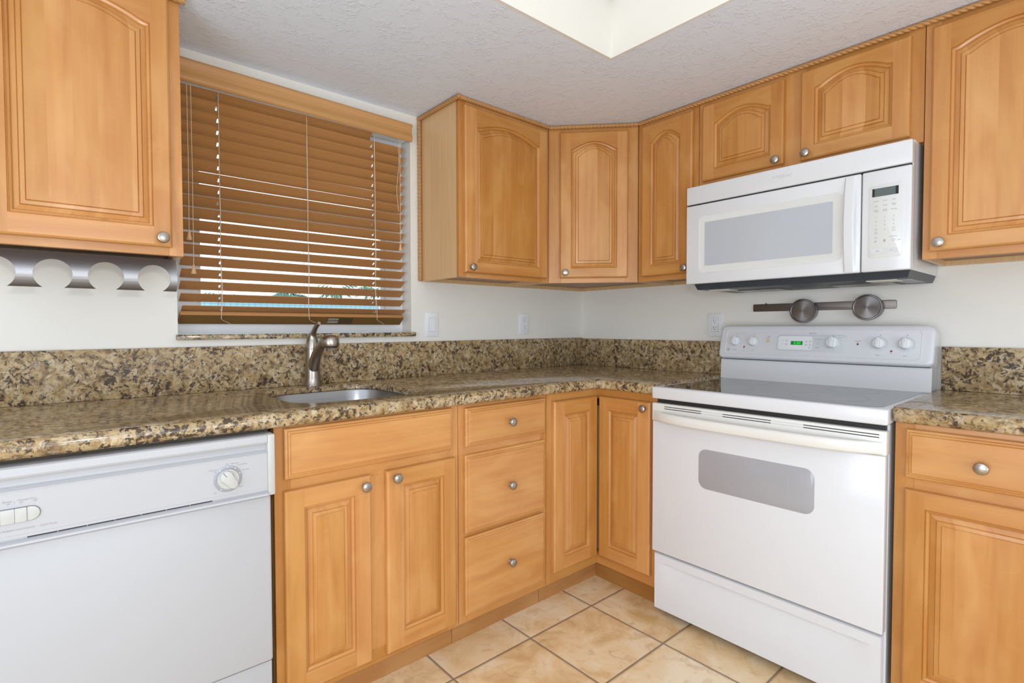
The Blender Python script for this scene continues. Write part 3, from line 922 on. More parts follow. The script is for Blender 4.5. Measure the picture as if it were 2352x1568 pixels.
# spout: leaves the body low down, rises and comes forward over the sink
pts = []
cps = [Vector((0, 0.004, 0.030)), Vector((0, -0.004, 0.060)), Vector((0, -0.018, 0.092)), Vector((0, -0.044, 0.124)), Vector((0, -0.080, 0.155)), Vector((0, -0.124, 0.178)), Vector((0, -0.172, 0.187))]
rad = [0.0215, 0.0232, 0.0222, 0.0195, 0.0180, 0.0180, 0.0205]
b.tube(cps, rad, 20, Vector((1, 0, 0)))
obj('spout', b, 'faucet', t, ang=60)
b = B()
b.lathe([(0.010, 0.040), (0.020, 0.0375), (0.028, 0.031), (0.031, 0.024), (0.031, 0.0), (0.029, -0.0035)], (0, -0.182, 0.163), 'z', 28)
hd = obj('spray_head', b, 'faucet', t, ang=40)
hd.rotation_euler = (0, 0, 0)
b = B(); b.lathe([(0.023, -0.0075), (0.024, -0.0035)], (0, -0.182, 0.163), 'z', 24); obj('aerator', b, 'navy', t)
b = B(); b.lathe([(0.0262, 0.1462), (0.0262, 0.1492)], (0, 0, 0.0003), 'z', 32); obj('seam_ring', b, 'nickel', t)
b = B()
rs = []
hp = [((0, 0.150), 0.0255), ((0.000, 0.168), 0.0245), ((-0.001, 0.185), 0.0205), ((-0.006, 0.200), 0.0150), ((-0.016, 0.213), 0.0110), ((-0.032, 0.227), 0.0090), ((-0.052, 0.240), 0.0085), ((-0.066, 0.246), 0.0085), ((-0.074, 0.2475), 0.0060)]
b.tube([(0, y, z) for (y, z), r in hp], [r for _, r in hp], 20, Vector((1, 0, 0)))
obj('lever', b, 'faucet', t, ang=60)

# ------------------------------------------------------------------ dishwasher
DWX1 = -2.0285
DWW = 0.612
t = thing('dishwasher', 'white dishwasher with a dial and push buttons under the worktop at the left', 'dishwasher', (DWX1 - DWW, 0, 0))
def wx_(x): return x - (DWX1 - DWW)
b = B(); b.box(0.004, DWW - 0.004, -0.575, -0.03, 0.02, 0.868); obj('tub', b, 'dark_brown', t)
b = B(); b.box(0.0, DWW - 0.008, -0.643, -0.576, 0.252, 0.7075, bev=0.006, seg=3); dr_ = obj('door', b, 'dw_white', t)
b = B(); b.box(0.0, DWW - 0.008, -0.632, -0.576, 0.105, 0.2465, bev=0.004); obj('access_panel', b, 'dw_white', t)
b = B(); b.box(0.01, DWW - 0.018, -0.560, -0.545, 0.003, 0.102); obj('kick_plate', b, 'black', t)
b = B()
PZ = [(-0.576, 0.8735), (-0.650, 0.8735), (-0.6555, 0.8705), (-0.6565, 0.855), (-0.6545, 0.8505), (-0.640, 0.8485), (-0.6385, 0.843), (-0.643, 0.832), (-0.6515, 0.8265), (-0.6550, 0.8240),
      (-0.6550, 0.8215), (-0.6540, 0.8210), (-0.6540, 0.7320), (-0.6550, 0.7315), (-0.6550, 0.7255), (-0.6510, 0.7245), (-0.6510, 0.7215), (-0.6560, 0.7195), (-0.6620, 0.7165), (-0.6625, 0.7120), (-0.6560, 0.7092), (-0.576, 0.7090)]
b.extr(PZ, 0.0, DWW - 0.020)
obj('control_panel', b, 'dw_white', t, ang=20)
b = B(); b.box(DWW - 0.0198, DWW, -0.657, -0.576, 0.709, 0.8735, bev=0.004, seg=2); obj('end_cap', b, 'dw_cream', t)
b = B()
for i in range(7):
    x = wx_(-2.530) + i * 0.050
    b.box(x, x + 0.0485, -0.6516, -0.6509, 0.7218, 0.7240)
obj('vent_slot', b, 'black', t)
b = B(); b.box(0.02, DWW - 0.004, -0.606, -0.560, 0.8745, 0.8825); ms = obj('mounting_strip', b, 'dark_brown', t)
b = B()
b.lathe([(0.0042, 0), (0.0042, 0.0006)], (wx_(-2.432), -0.6060, 0.8785), '-y', 14)
obj('printed_mark', b, 'black', ms)
# dial
dxc, dzc = wx_(-2.1455), 0.7735
b = B(); b.lathe([(0.0330, 0), (0.0330, 0.0020), (0.0300, 0.0026), (0.0262, 0.0020)], (dxc, -0.6541, dzc), '-y', 40); dl = obj('dial_ring', b, 'bezel', t)
b = B(); b.lathe([(0.0258, 0.001), (0.0252, 0.006), (0.0245, 0.008)], (dxc, -0.6541, dzc), '-y', 40)
kn_ = obj('dial_knob', b, 'dw_cream', t)
b = B()
lp = [(0.013 * math.cos(a), 0.013 * math.sin(a) - 0.012) for a in [PI + PI * i / 10 for i in range(11)]] if False else None
loopw = []
for i in range(13):
    a = -PI / 2 - PI / 2 + PI * i / 12
    loopw.append((0.0095 * math.cos(a - 0), -0.0205 + 0.0075 * math.sin(a)))
loopw += [(0.0165, 0.010), (0.010, 0.0215), (0.0, 0.0245), (-0.010, 0.0215), (-0.0165, 0.010)]
ca, sa = math.cos(RAD(36)), math.sin(RAD(36))
loopw = [(dxc + x * ca - z * sa, dzc + x * sa + z * ca) for x, z in loopw]
b.prism(loopw, -0.6605, -0.6700, bev=0.0025)
obj('grip', b, 'dw_cream', kn_)
b = B()
q0 = [(-0.0008, 0.010), (0.0008, 0.010), (0.0008, 0.0235), (-0.0008, 0.0235)]
b.prism([(dxc + x * ca - z * sa, dzc + x * sa + z * ca) for x, z in q0], -0.6699, -0.6704); obj('pointer', b, 'legend_dark', kn_)
for a in (20, 55, 92, 128, 236, 318):
    b = B()
    b.lathe([(0.0014, 0), (0.0014, 0.0003)], (dxc + 0.0297 * math.cos(RAD(a)), -0.6567, dzc + 0.0297 * math.sin(RAD(a))), '-y', 8)
    obj('dial_mark', b, 'plate', dl)
# push buttons
b = B(); b.prism(rrect(wx_(-2.640) + 0.004, wx_(-2.5075), 0.7580, 0.7890, 0.0154, 10), -0.6539, -0.6545); obj('button_recess', b, 'legend_dark', t)
for (x0, x1) in ((-2.632, -2.6005), (-2.600, -2.5705), (-2.570, -2.5485), (-2.5480, -2.5295), (-2.5290, -2.5085)):
    last = x1 > -2.51
    b = B(); b.prism(rrect(wx_(x0), wx_(x1), 0.7592, 0.7878, (0.001, 0.0142, 0.0142, 0.001) if last else 0.001, 8), -0.6543, -0.6575 if last else -0.6590, bev=0.0008)
    obj('button', b, 'dw_cream', t)
b = B()
yt = -0.6541
b.text('Heated Dry', 0.0062, wx_(-2.529), 0.8035, yt); b.text('On', 0.0046, wx_(-2.538), 0.7985, yt); b.text('Off', 0.0046, wx_(-2.5165), 0.7985, yt)
b.text('Boost', 0.0062, wx_(-2.5595), 0.8035, yt); b.text('Off', 0.0046, wx_(-2.558), 0.7985, yt); b.text('|', 0.007, wx_(-2.5485), 0.801, yt)
b.text('Power', 0.0062, wx_(-2.580), 0.8035, yt)
for x in (-2.538, -2.5165, -2.558): b.lathe([(0.0007, 0), (0.0007, 0.0004)], (wx_(x), yt, 0.7940), '-y', 8)
b.text('POTSCRUBBER DISHWASHER  -  QUIET PACK', 0.0050, wx_(-2.4815), 0.7430, yt, 'RIGHT')
b.text('Reset Only', 0.0042, wx_(-2.170), 0.8005, yt, 'RIGHT'); b.text('Off', 0.0042, wx_(-2.173), 0.7960, yt, 'RIGHT')
b.text('Off', 0.0042, wx_(-2.1475), 0.8105, yt); b.text('Water Heat', 0.0042, wx_(-2.139), 0.8105, yt, 'LEFT'); b.text('Normal Wash', 0.0042, wx_(-2.1235), 0.8050, yt, 'LEFT')
b.text('Light Wash', 0.0042, wx_(-2.113), 0.7900, yt, 'LEFT'); b.text('Rinse', 0.0042, wx_(-2.120), 0.7480, yt, 'LEFT'); b.text('Dry', 0.0042, wx_(-2.172), 0.7420, yt, 'RIGHT')
obj('printed_legend', b, 'legend', t)

# ------------------------------------------------------------------ range
t = thing('range', 'white electric range with a dark glass cooktop and grey oven window', 'range', (0, -0.9195, 0), RB)
RW = 0.762
b = B(); b.box(0.004, RW - 0.004, -0.618, -0.024, 0.035, 0.872); obj('body', b, 'white', t)
for (x, y) in ((0.05, -0.57), (RW - 0.05, -0.57), (0.05, -0.08), (RW - 0.05, -0.08)):
    b = B(); b.lathe([(0.016, 0), (0.016, 0.036)], (x, y, 0), 'z', 12); obj('foot', b, 'black', t)
b = B(); b.box(0.010, RW - 0.010, -0.632, -0.6185, 0.855, 0.8728); obj('gap_liner', b, 'black', t)
b = B(); b.box(0.0, RW, -0.660, -0.024, 0.8735, 0.9200, bev=0.006, seg=3); ck = obj('cooktop', b, 'white', t)
b = B()
lp = rrect(0.024, RW - 0.022, -0.632, -0.108, [0.03, 0.03, 0.012, 0.012], 6)
b.rings([[(x, y, 0.9196) for x, y in lp], [(x, y, 0.9206) for x, y in lp]]); gt = obj('glass_top', b, 'cooktop', ck)
for (x, y, r) in ((0.20, -0.47, 0.105), (0.20, -0.225, 0.080), (0.56, -0.225, 0.080), (0.555, -0.475, 0.115)):
    b = B()
    for rr in ((r, r - 0.0015),):
        b.rings([[(x + q * math.cos(2 * PI * i / 40), y + q * math.sin(2 * PI * i / 40), 0.92075) for i in range(40)] for q in rr], True, (False, False))
    obj('burner_ring', b, 'ring', gt, flat=True)

# backguard
b = B(); b.extr([(-0.104, 0.9205), (-0.098, 1.0075), (-0.024, 1.0075), (-0.024, 0.9205)], 0.003, RW - 0.003); bgd = obj('backguard', b, 'white', t)
b = B(); b.box(0.02, RW - 0.01, -0.100, -0.03, 1.0078, 1.0125); obj('backguard_gap', b, 'black', t)
TILT = math.atan2(0.036, 0.146)
b = B()
def cpr(q): return rrect(-0.384 + q, 0.384 - q, q, 0.152 - q, [0.020 - q * 0.8, 0.020 - q * 0.8, 0.026 - q * 0.8, 0.026 - q * 0.8], 6)
b.rings([[(x, y, z) for x, z in cpr(q)] for y, q in ((0.058, 0.0), (0.002, 0.0), (-0.003, 0.0008), (-0.0065, 0.003), (-0.0090, 0.0065), (-0.010, 0.011))])
cp = obj('control_panel', b, 'white', t, (RW / 2, -0.112, 1.0128), (-TILT, 0, 0), ang=50)
# raised rim line around the fascia
b = B()
o_, i_ = rrect(-0.352, 0.348, -0.018, 0.128, 0.016, 6), rrect(-0.3485, 0.3445, -0.0145, 0.1245, 0.013, 6)
o_ = [(x, z) for x, z in o_]; 
b2 = b
ringA = [[(x, -0.0098, z) for x, z in rrect(-0.354, 0.350, 0.020, 0.130, 0.016, 6)], [(x, -0.0112, z) for x, z in rrect(-0.353, 0.349, 0.021, 0.129, 0.015, 6)], [(x, -0.0098, z) for x, z in rrect(-0.351, 0.347, 0.023, 0.127, 0.013, 6)]]
b.rings(ringA, True, (False, False))
obj('fascia_rim', b, 'plate', cp)
FYP = -0.0101
def px_(t_): return t_ - RW / 2
ZK = 0.076
def range_knob(x, z, r, ring, ang=0.0):
    b = B(); b.lathe([(ring, 0), (ring, 0.0006)], (x, FYP, z), '-y', 36); 
    dlr = obj('dial_print', b, 'panel_grey', cp)
    b = B(); b.lathe([(r, 0.0006), (r * 0.97, 0.010), (r * 0.90, 0.013)], (x, FYP, z), '-y', 36)
    k_ = obj('knob', b, 'plate', cp, ang=30)
    b = B()
    lp_ = rrect(x - r * 0.30, x + r * 0.30, z - r * 0.93, z + r * 0.98, r * 0.22, 5)
    b.prism(lp_, FYP - 0.0125, FYP - 0.024, bev=0.003)
    obj('grip', b, 'plate', k_)
    b = B(); b.box(x - 0.0008, x + 0.0008, FYP - 0.0243, FYP - 0.0239, z + r * 0.2, z + r * 0.9); obj('pointer', b, 'legend_light', k_)
    b = B()
    arc = []
    for i in range(13):
        a = RAD(55 - i * 8)
        arc.append(a)
    for a0, a1 in zip(arc, arc[1:]):
        q0, q1 = ring * 0.86, ring * 0.98
        b.poly([(x + q * math.cos(a), FYP - 0.0009, z + q * math.sin(a)) for q, a in ((q0, a0), (q1, a0), (q1, a1), (q0, a1))])
    b.text('OFF', 0.0045, x, z + ring * 0.93, FYP - 0.0007)
    obj('printed_legend', b, 'legend_light', dlr, flat=True)
range_knob(px_(0.073), ZK, 0.0195, 0.0255); range_knob(px_(0.150), ZK, 0.0195, 0.0255)
range_knob(px_(0.605), ZK + 0.002, 0.0200, 0.028); range_knob(px_(0.685), ZK + 0.002, 0.0200, 0.028)
b = B(); b.prism(rrect(px_(0.246), px_(0.502), 0.040, 0.110, 0.014, 6), FYP + 0.0002, FYP - 0.0010, bev=0.0006); clk = obj('clock_panel', b, 'panel_grey', cp)
b = B(); b.prism(rrect(px_(0.253), px_(0.382), 0.046, 0.103, 0.008, 6), FYP - 0.0010, FYP - 0.0014); obj('touch_pad', b, 'plate', clk)
b = B(); b.box(px_(0.302), px_(0.3465), FYP - 0.0022, FYP - 0.0012, 0.0660, 0.0820); dsp = obj('clock_display', b, 'led_back', cp)
b = B(); b.text('3:20', 0.0155, px_(0.326), 0.0738, FYP - 0.0023, bold=0.0002); obj('digits', b, 'led', dsp)
# oven knob
b = B(); b.lathe([(0.0225, 0), (0.0222, 0.008), (0.0205, 0.012)], (px_(0.455), FYP - 0.0011, ZK + 0.002), '-y', 36); k_ = obj('knob', b, 'plate', cp)
b = B(); b.prism(rrect(px_(0.455) - 0.0065, px_(0.455) + 0.0065, ZK + 0.002 - 0.0205, ZK + 0.002 + 0.0215, 0.005, 5), FYP - 0.0128, FYP - 0.024, bev=0.003); obj('grip', b, 'plate', k_)
b = B(); b.box(px_(0.455) - 0.0008, px_(0.455) + 0.0008, FYP - 0.0243, FYP - 0.0239, ZK + 0.006, ZK + 0.021); obj('pointer', b, 'legend_light', k_)
b = B()
yq = FYP - 0.0016
for i, s_ in enumerate(('WARM', '200', '250', '300', '350', '400', '450', 'BROIL')):
    a = RAD(40 - i * 24)
    b.text(s_, 0.0038, px_(0.455) + 0.0285 * math.cos(a), ZK + 0.002 + 0.0285 * math.sin(a), yq)
b.text('OFF', 0.0048, px_(0.4565), ZK + 0.029, yq)
b.text('CONVENTION', 0.0040, px_(0.404), 0.0905, yq); b.text('ON', 0.0040, px_(0.405), 0.0860, yq); b.text('LOCK -', 0.0040, px_(0.405), 0.073, yq); b.text('SELF', 0.0040, px_(0.401), 0.0590, yq); b.text('CLEANING', 0.0042, px_(0.401), 0.0555, yq)
b.text('BAKE', 0.0040, px_(0.270), 0.0835, yq); b.text('BROIL', 0.0040, px_(0.269), 0.0685, yq)
for (x, z) in ((0.285, 0.083), (0.285, 0.068), (0.360, 0.081), (0.360, 0.067), (0.374, 0.081), (0.374, 0.067), (0.373, 0.055)):
    b.prism(rrect(px_(x) - 0.0035, px_(x) + 0.0035, z - 0.004, z + 0.004, 0.0025, 3), yq, yq - 0.0004)
obj('printed_legend', b, 'legend_light', clk, flat=True)
b = B()
b.text('Spectra', 0.0085, px_(0.380), 0.1165, FYP - 0.0002, shear=0.1)
b.text('FRONT', 0.0042, px_(0.073), 0.0385, FYP - 0.0002); b.text('REAR', 0.0042, px_(0.150), 0.0385, FYP - 0.0002); b.text('ON', 0.0042, px_(0.111), 0.0445, FYP - 0.0002)
b.text('FRONT', 0.0045, px_(0.604), 0.0345, FYP - 0.0002); b.text('REAR', 0.0045, px_(0.685), 0.0345, FYP - 0.0002); b.text('ON', 0.0042, px_(0.643), 0.0415, FYP - 0.0002)
b.text('OVEN', 0.0045, px_(0.212), 0.1010, FYP - 0.0002); b.text('LIGHT', 0.0042, px_(0.2115), 0.0955, FYP - 0.0002)
b.text('COOKTOP', 0.0045, px_(0.538), 0.0870, FYP - 0.0002); b.text('HOT', 0.0042, px_(0.538), 0.0825, FYP - 0.0002)
obj('printed_legend', b, 'legend', cp, flat=True)
b = B()
for (x, z) in ((0.0735, 0.1105), (0.1515, 0.1105), (0.6075, 0.1110), (0.688, 0.1110)): b.box(px_(x) - 0.0022, px_(x) + 0.0022, FYP - 0.0005, FYP - 0.0001, z - 0.001, z + 0.001)
obj('burner_mark', b, 'red_print', cp)
for (x, z) in ((0.1115, 0.0520), (0.538, 0.0745), (0.6440, 0.0505)):
    b = B(); b.lathe([(0.0036, 0), (0.0034, 0.0012), (0.002, 0.002)], (px_(x), FYP - 0.0001, z), '-y', 16); obj('indicator_lamp', b, 'red', cp)
b = B(); b.box(px_(0.2035), px_(0.2165), FYP - 0.003, FYP - 0.0001, 0.0740, 0.0905, bev=0.0006, seg=1); obj('light_switch', b, 'sticker', cp)
b = B()
lx, lz = px_(0.041), 0.0385
b.rings([[(lx + q * math.cos(2 * PI * i / 24), FYP - 0.0004, lz + q * math.sin(2 * PI * i / 24)) for i in range(24)] for q in (0.0078, 0.0066)], True, (False, False))
b.text('GE', 0.0085, lx, lz, FYP - 0.0003, shear=0.3, bold=0.0002)
obj('badge', b, 'legend', cp, flat=True)
# oven door
b = B(); b.box(0.0015, RW - 0.005, -0.655, -0.6195, 0.264, 0.7850, bev=0.004, seg=3); od = obj('oven_door', b, 'white', t)
b = B(); b.prism(rrect(0.196, 0.578, 0.562, 0.708, 0.030, 8), -0.654, -0.6556, bev=0.0004); obj('oven_window', b, 'grey', od)
b = B(); b.box(0.0, RW - 0.0025, -0.657, -0.6195, 0.7855, 0.8560, bev=0.004, seg=3); tr_ = obj('door_trim', b, 'cream', od)
b = B()
for (x0, x1) in ((0.055, 0.205), (0.285, 0.447), (0.545, 0.742)):
    for z in (0.8455, 0.8375): b.box(x0, x1, -0.6575, -0.6565, z - 0.0013, z + 0.0013)
obj('vent_slot', b, 'black', tr_)
b = B()
for (x0, x1) in ((0.205, 0.285), (0.447, 0.545)):
    for z in (0.8455, 0.8375): b.box(x0, x1, -0.6573, -0.6565, z - 0.0011, z + 0.0011)
obj('vent_line', b, 'legend_light', tr_)
# bowed handle bar
b = B()
rs = []
nh = 28
for i in range(nh + 1):
    s_ = i / nh
    x = 0.008 + (RW - 0.020) * s_
    u = 2 * s_ - 1
    bulge = 0.047 * (1 - abs(u) ** 5)
    yo = -0.656 - bulge
    th = min(0.016, bulge + 0.0005)
    zc = 0.8065 - 0.003 * (1 - u * u)
    prof = []
    for k in range(14):
        a = 2 * PI * k / 14
        prof.append((x, yo + th / 2 - (th / 2 + 0.003) * math.copysign(abs(math.cos(a)) ** 0.7, math.cos(a)), zc + 0.0185 * math.copysign(abs(math.sin(a)) ** 0.55, math.sin(a))))
    rs.append(prof)
b.rings(rs)
obj('handle', b, 'cream', od, ang=50)
# storage drawer with a scooped grip
b = B()
nx, nz = 48, 30
x0_, x1_, z0_, z1_ = 0.010, RW - 0.012, 0.034, 0.2510
zl = 0.217
def dip(x, z):
    u = (x - x0_) / (x1_ - x0_) * 2 - 1
    fx = max(0.0, 1 - abs(u / 0.93) ** 6)
    zz = zl + 0.004 * (1 - u * u)
    if z > zz: return 0.0
    q = (zz - z) / 0.13
    return 0.014 * fx * max(0.0, 1 - q) ** 1.6
zs = [z0_ + (zl - 0.003 - z0_) * (i / (nz - 6)) for i in range(nz - 5)] + [zl - 0.001, zl + 0.0045, zl + 0.0065, z1_ - 0.012, z1_]
grid = [[b.bm.verts.new((x0_ + (x1_ - x0_) * i / nx, -0.648 + dip(x0_ + (x1_ - x0_) * i / nx, z), z)) for i in range(nx + 1)] for z in zs]
for r0, r1 in zip(grid, grid[1:]):
    for i in range(nx): b.bm.faces.new((r0[i], r0[i + 1], r1[i + 1], r1[i]))
border = [grid[0][i] for i in range(nx + 1)] + [r[-1] for r in grid[1:]] + [grid[-1][i] for i in range(nx - 1, -1, -1)] + [r[0] for r in reversed(grid[1:-1])]
mid = [b.bm.verts.new((v.co.x + (0.003 if v.co.x > 0.38 else -0.003) * (abs(v.co.x - x0_) < 1e-5 or abs(v.co.x - x1_) < 1e-5), -0.644, v.co.z + (0.003 if v.co.z > 0.2 else -0.003) * (abs(v.co.z - z0_) < 1e-5 or abs(v.co.z - z1_) < 1e-5))) for v in border]
bk = [b.bm.verts.new((v.co.x, -0.6195, v.co.z)) for v in mid]
nb = len(border)
for A_, B_ in ((border, mid), (mid, bk)):
    for i in range(nb):
        j = (i + 1) % nb
        b.bm.faces.new((A_[i], A_[j], B_[j], B_[i]))
b.bm.faces.new(bk)
obj('storage_drawer', b, 'white', t, ang=40)

# ------------------------------------------------------------------ microwave
t = thing('microwave', 'white over-the-range microwave hung between the wall cabinets', 'microwave', (0, -0.9185, 1.335), RB)
MW = 0.7555
MD = 0.409
b = B(); b.box(0.004, MW - 0.004, -0.3555, -0.004, 0.002, 0.4155); obj('body', b, 'white', t)
b = B(); b.box(0.004, MW - 0.002, -0.3830, -0.3560, 0.004, 0.4065, bev=0.002); obj('front_shell', b, 'white', t)
b = B(); b.box(0.001, MW, -MD, -0.3835, 0.3335, 0.4070, bev=0.004, seg=3); vp = obj('vent_panel', b, 'white', t)
b = B()
yl_ = -MD - 0.0001
b.text('Whirlpool', 0.0165, 0.374, 0.374, yl_, shear=0.35, bold=0.0001)
sw = []
for i in range(15):
    u = i / 14
    sw.append((0.352 + 0.052 * u, 0.354 + 0.040 * u * u * (3 - 2 * u) ))
for (p, q) in zip(sw, sw[1:]):
    b.poly([(p[0], yl_ - 0.0003, p[1] - 0.0009), (q[0], yl_ - 0.0003, q[1] - 0.0009), (q[0], yl_ - 0.0003, q[1] + 0.0009), (p[0], yl_ - 0.0003, p[1] + 0.0009)])
obj('logo', b, 'legend_light', vp, flat=True)
b = B(); b.box(0.004, MW - 0.004, -0.3990, -0.3835, 0.3285, 0.3333); obj('vent_gap', b, 'black', t)
# door
b = B(); b.box(0.0, 0.6225, -MD, -0.3835, 0.0005, 0.3280, bev=0.005, seg=3); d = obj('door', b, 'white', t)
b = B()
lo, li = rrect(0.056, 0.571, 0.045, 0.279, 0.022, 8), rrect(0.0605, 0.5665, 0.0495, 0.2745, 0.018, 8)
b.rings([[(x, -MD + 0.0005, z) for x, z in lo], [(x, -MD - 0.0012, z) for x, z in lo], [(x, -MD - 0.0002, z) for x, z in li]], True, (False, True))
obj('window_surround', b, 'mw_frame', d)
b = B(); b.prism(rrect(0.084, 0.5425, 0.0735, 0.2515, 0.004, 3), -MD + 0.001, -MD - 0.0016); wn_ = obj('window', b, 'mw_glass', d)
b = B()
rs = []
for i in range(21):
    s_ = i / 20
    u = 2 * s_ - 1
    z = 0.0045 + 0.318 * s_
    bow = 0.016 * (1 - u * u)
    wl, wr = 0.5775, 0.6075
    y = -MD - 0.003 - bow
    rs.append([(wl, y + 0.003, z), (wl + 0.003, y + 0.0005, z), ((wl + wr) / 2, y, z), (wr - 0.003, y + 0.0005, z), (wr, y + 0.003, z), (wr + 0.004, -MD + 0.001, z), (wl - 0.002, -MD + 0.001, z)])
b.rings(rs)
obj('handle', b, 'white', d, ang=35)
# control panel
b = B(); b.box(0.6255, MW, -MD, -0.3835, 0.0005, 0.3280, bev=0.005, seg=3); cpm = obj('control_panel', b, 'white', t)
b = B(); b.prism(rrect(0.6465, 0.7345, 0.046, 0.280, 0.008, 5), -MD + 0.001, -MD - 0.0018, bev=0.0008); kp = obj('keypad', b, 'mw_frame', cpm)
yk = -MD - 0.0019
b = B(); b.box(0.6545, 0.7235, yk - 0.0006, yk + 0.0004, 0.2425, 0.2685); obj('display_edge', b, 'lcd_edge', cpm)
b = B(); b.box(0.6610, 0.7160, yk - 0.0010, yk - 0.0004, 0.2428, 0.2682); obj('display', b, 'lcd', cpm)
b = B()
for r_, row in enumerate((('Popcorn', 'Potato', 'Pizza'), ('Soup', 'Reheat', 'Dinner\nPlate'), ('Baked\nGoods', 'Frozen\nEntree', 'Beverage'))):
    for c_, s_ in enumerate(row): b.text(s_, 0.0042, 0.6655 + 0.0235 * c_, 0.2275 - 0.0155 * r_, yk)
for r_, row in enumerate(('123', '456', '789')):
    for c_, s_ in enumerate(row): b.text(s_, 0.0068, 0.6655 + 0.0235 * c_, 0.1745 - 0.0130 * r_, yk)
b.text('0', 0.0068, 0.689, 0.1345, yk); b.text('Cook\nTime', 0.0040, 0.6655, 0.1255, yk); b.text('Power', 0.0040, 0.7125, 0.1285, yk)
b.text('Off', 0.0048, 0.6655, 0.1095, yk); b.text('Add 30 Sec', 0.0044, 0.7125, 0.1095, yk); b.text('Clock', 0.0040, 0.727, 0.097, yk)
for (x, z, r) in ((0.6655, 0.1365, 0.0036), (0.7125, 0.1365, 0.0036), (0.7125, 0.0985, 0.0042)):
    b.rings([[(x + q * math.cos(2 * PI * i / 16), yk - 0.0002, z + q * math.sin(2 * PI * i / 16)) for i in range(16)] for q in (r, r - 0.0009)], True, (False, False))
b.poly([(0.662, yk - 0.0002, 0.0955), (0.669, yk - 0.0002, 0.0955), (0.6655, yk - 0.0002, 0.102)])
b.prism(rrect(0.686, 0.692, 0.094, 0.103, 0.002, 3), yk + 0.0001, yk - 0.0003)
obj('printed_legend', b, 'legend', kp, flat=True)
b = B(); b.box(0.6545, 0.6880, yk - 0.0004, yk + 0.0003, 0.0600, 0.0735); b.box(0.6900, 0.7235, yk - 0.0004, yk + 0.0003, 0.0600, 0.0735)
lb_ = obj('button_bar', b, 'panel_grey', kp)
b = B(); b.text('Light', 0.0044, 0.671, 0.0667, yk - 0.0005); b.text('Fan', 0.0044, 0.707, 0.0667, yk - 0.0005); obj('bar_legend', b, 'legend', kp, flat=True)
# underside
b = B()
hood = lambda y, z: [(0.030, y[0], z[0]), (MW - 0.004, y[0], z[0])]
b.rings([[(0.022, -0.378, 0.0015), (MW - 0.006, -0.378, 0.0015), (MW - 0.006, -0.012, 0.0015), (0.022, -0.012, 0.0015)],
         [(0.030, -0.366, -0.022), (MW - 0.014, -0.366, -0.022), (MW - 0.014, -0.014, -0.022), (0.030, -0.014, -0.022)]])
ho = obj('hood_base', b, 'navy', t)
for x in (0.10, 0.47):
    b = B(); b.box(x, x + 0.19, -0.20, -0.06, -0.0250, -0.0222, bev=0.001, seg=1); obj('grease_filter', b, 'filter', ho)
for x in (0.06, 0.62):
    b = B(); b.box(x, x + 0.085, -0.330, -0.245, -0.0260, -0.0222, bev=0.001, seg=1); obj('lamp_cover', b, 'lamp_lens', ho)
b = B(); b.box(0.690, 0.7395, -0.30, -0.12, -0.0245, -0.0222); obj('bracket', b, 'steel', ho)

# ------------------------------------------------------------------ magnetic strip with two tins
b = B(); b.prism(rrect(0.0, 0.530, -0.0165, 0.0165, 0.005, 4), -0.0005, -0.0075, bev=0.001)
for x in (0.055,): b.lathe([(0.004, 0), (0.003, 0.003)], (x, -0.003, 0.0175), '-y', 10)
tag(obj('magnetic_strip', b, 'strip', None, (0, -1.024, 1.2405), (0, 0, RB)), 'dark steel magnetic bar on the wall between microwave and range', 'magnetic bar')
def tin(y, z, r, label):
    t = thing('spice_tin', label, 'tin', (-0.0080, y, z), RB, 'round steel tins on the magnetic bar')
    b = B(); b.lathe([(r * 0.90, 0.0), (r * 0.93, 0.004), (r * 0.93, 0.030), (r * 0.90, 0.0315)], (0, 0, 0), '-y', 40); obj('can', b, 'tin', t)
    b = B(); b.lathe([(r * 0.985, 0.0317), (r, 0.033), (r, 0.044), (r * 0.97, 0.0462), (r * 0.90, 0.0465), (r * 0.86, 0.0450), (r * 0.4, 0.0462), (r * 0.05, 0.0466)], (0, 0, 0), '-y', 40); obj('lid', b, 'tin', t)
tin(-1.245, 1.222, 0.0500, 'round steel tin on the magnetic bar, the left one nearer the outlet')
tin(-1.472, 1.230, 0.0500, 'round steel tin on the magnetic bar, the right one farther from the outlet')

# ------------------------------------------------------------------ outlets and switch
def plate_thing(name, label, cat, loc, rz, kind, group=None):
    t = thing(name, label, cat, loc, rz, group)
    b = B(); b.prism(rrect(-0.035, 0.035, -0.0575, 0.0575, 0.003, 3), -0.0005, -0.0060, bev=0.002); obj('cover_plate', b, 'plate', t)
    b = B(); b.box(-0.0165, 0.0165, -0.0085, -0.0060, -0.0335, 0.0335, bev=0.0008, seg=1); ins = obj('rocker' if kind == 's' else 'receptacle', b, 'plate', t)
    b = B(); b.box(-0.0175, 0.0175, -0.0066, -0.0059, -0.0345, 0.0345); obj('insert_gap', b, 'legend', t)
    b = B()
    for z in (-0.049, 0.049): b.lathe([(0.0025, 0), (0.002, 0.0008)], (0, -0.0060, z), '-y', 10)
    obj('screw', b, 'legend_light', t)
    if kind == 'o':
        b = B()
        for z in (-0.017, 0.017):
            b.box(-0.0075, -0.0050, -0.0088, -0.0084, z + 0.000, z + 0.009); b.box(0.0050, 0.0072, -0.0088, -0.0084, z + 0.001, z + 0.0085)
            b.lathe([(0.0026, 0), (0.0026, 0.0004)], (0, -0.0084, z - 0.006), '-y', 10)
        obj('slot', b, 'legend_dark', ins)
    return t
plate_thing('light_switch', 'white rocker light switch on the wall right of the window', 'light switch', (-1.0955, 0, 1.170), 0, 's')
plate_thing('wall_outlet', 'white wall outlet under the corner cabinets on the window wall', 'outlet', (-0.4885, 0, 1.173), 0, 'o', 'white wall outlets')
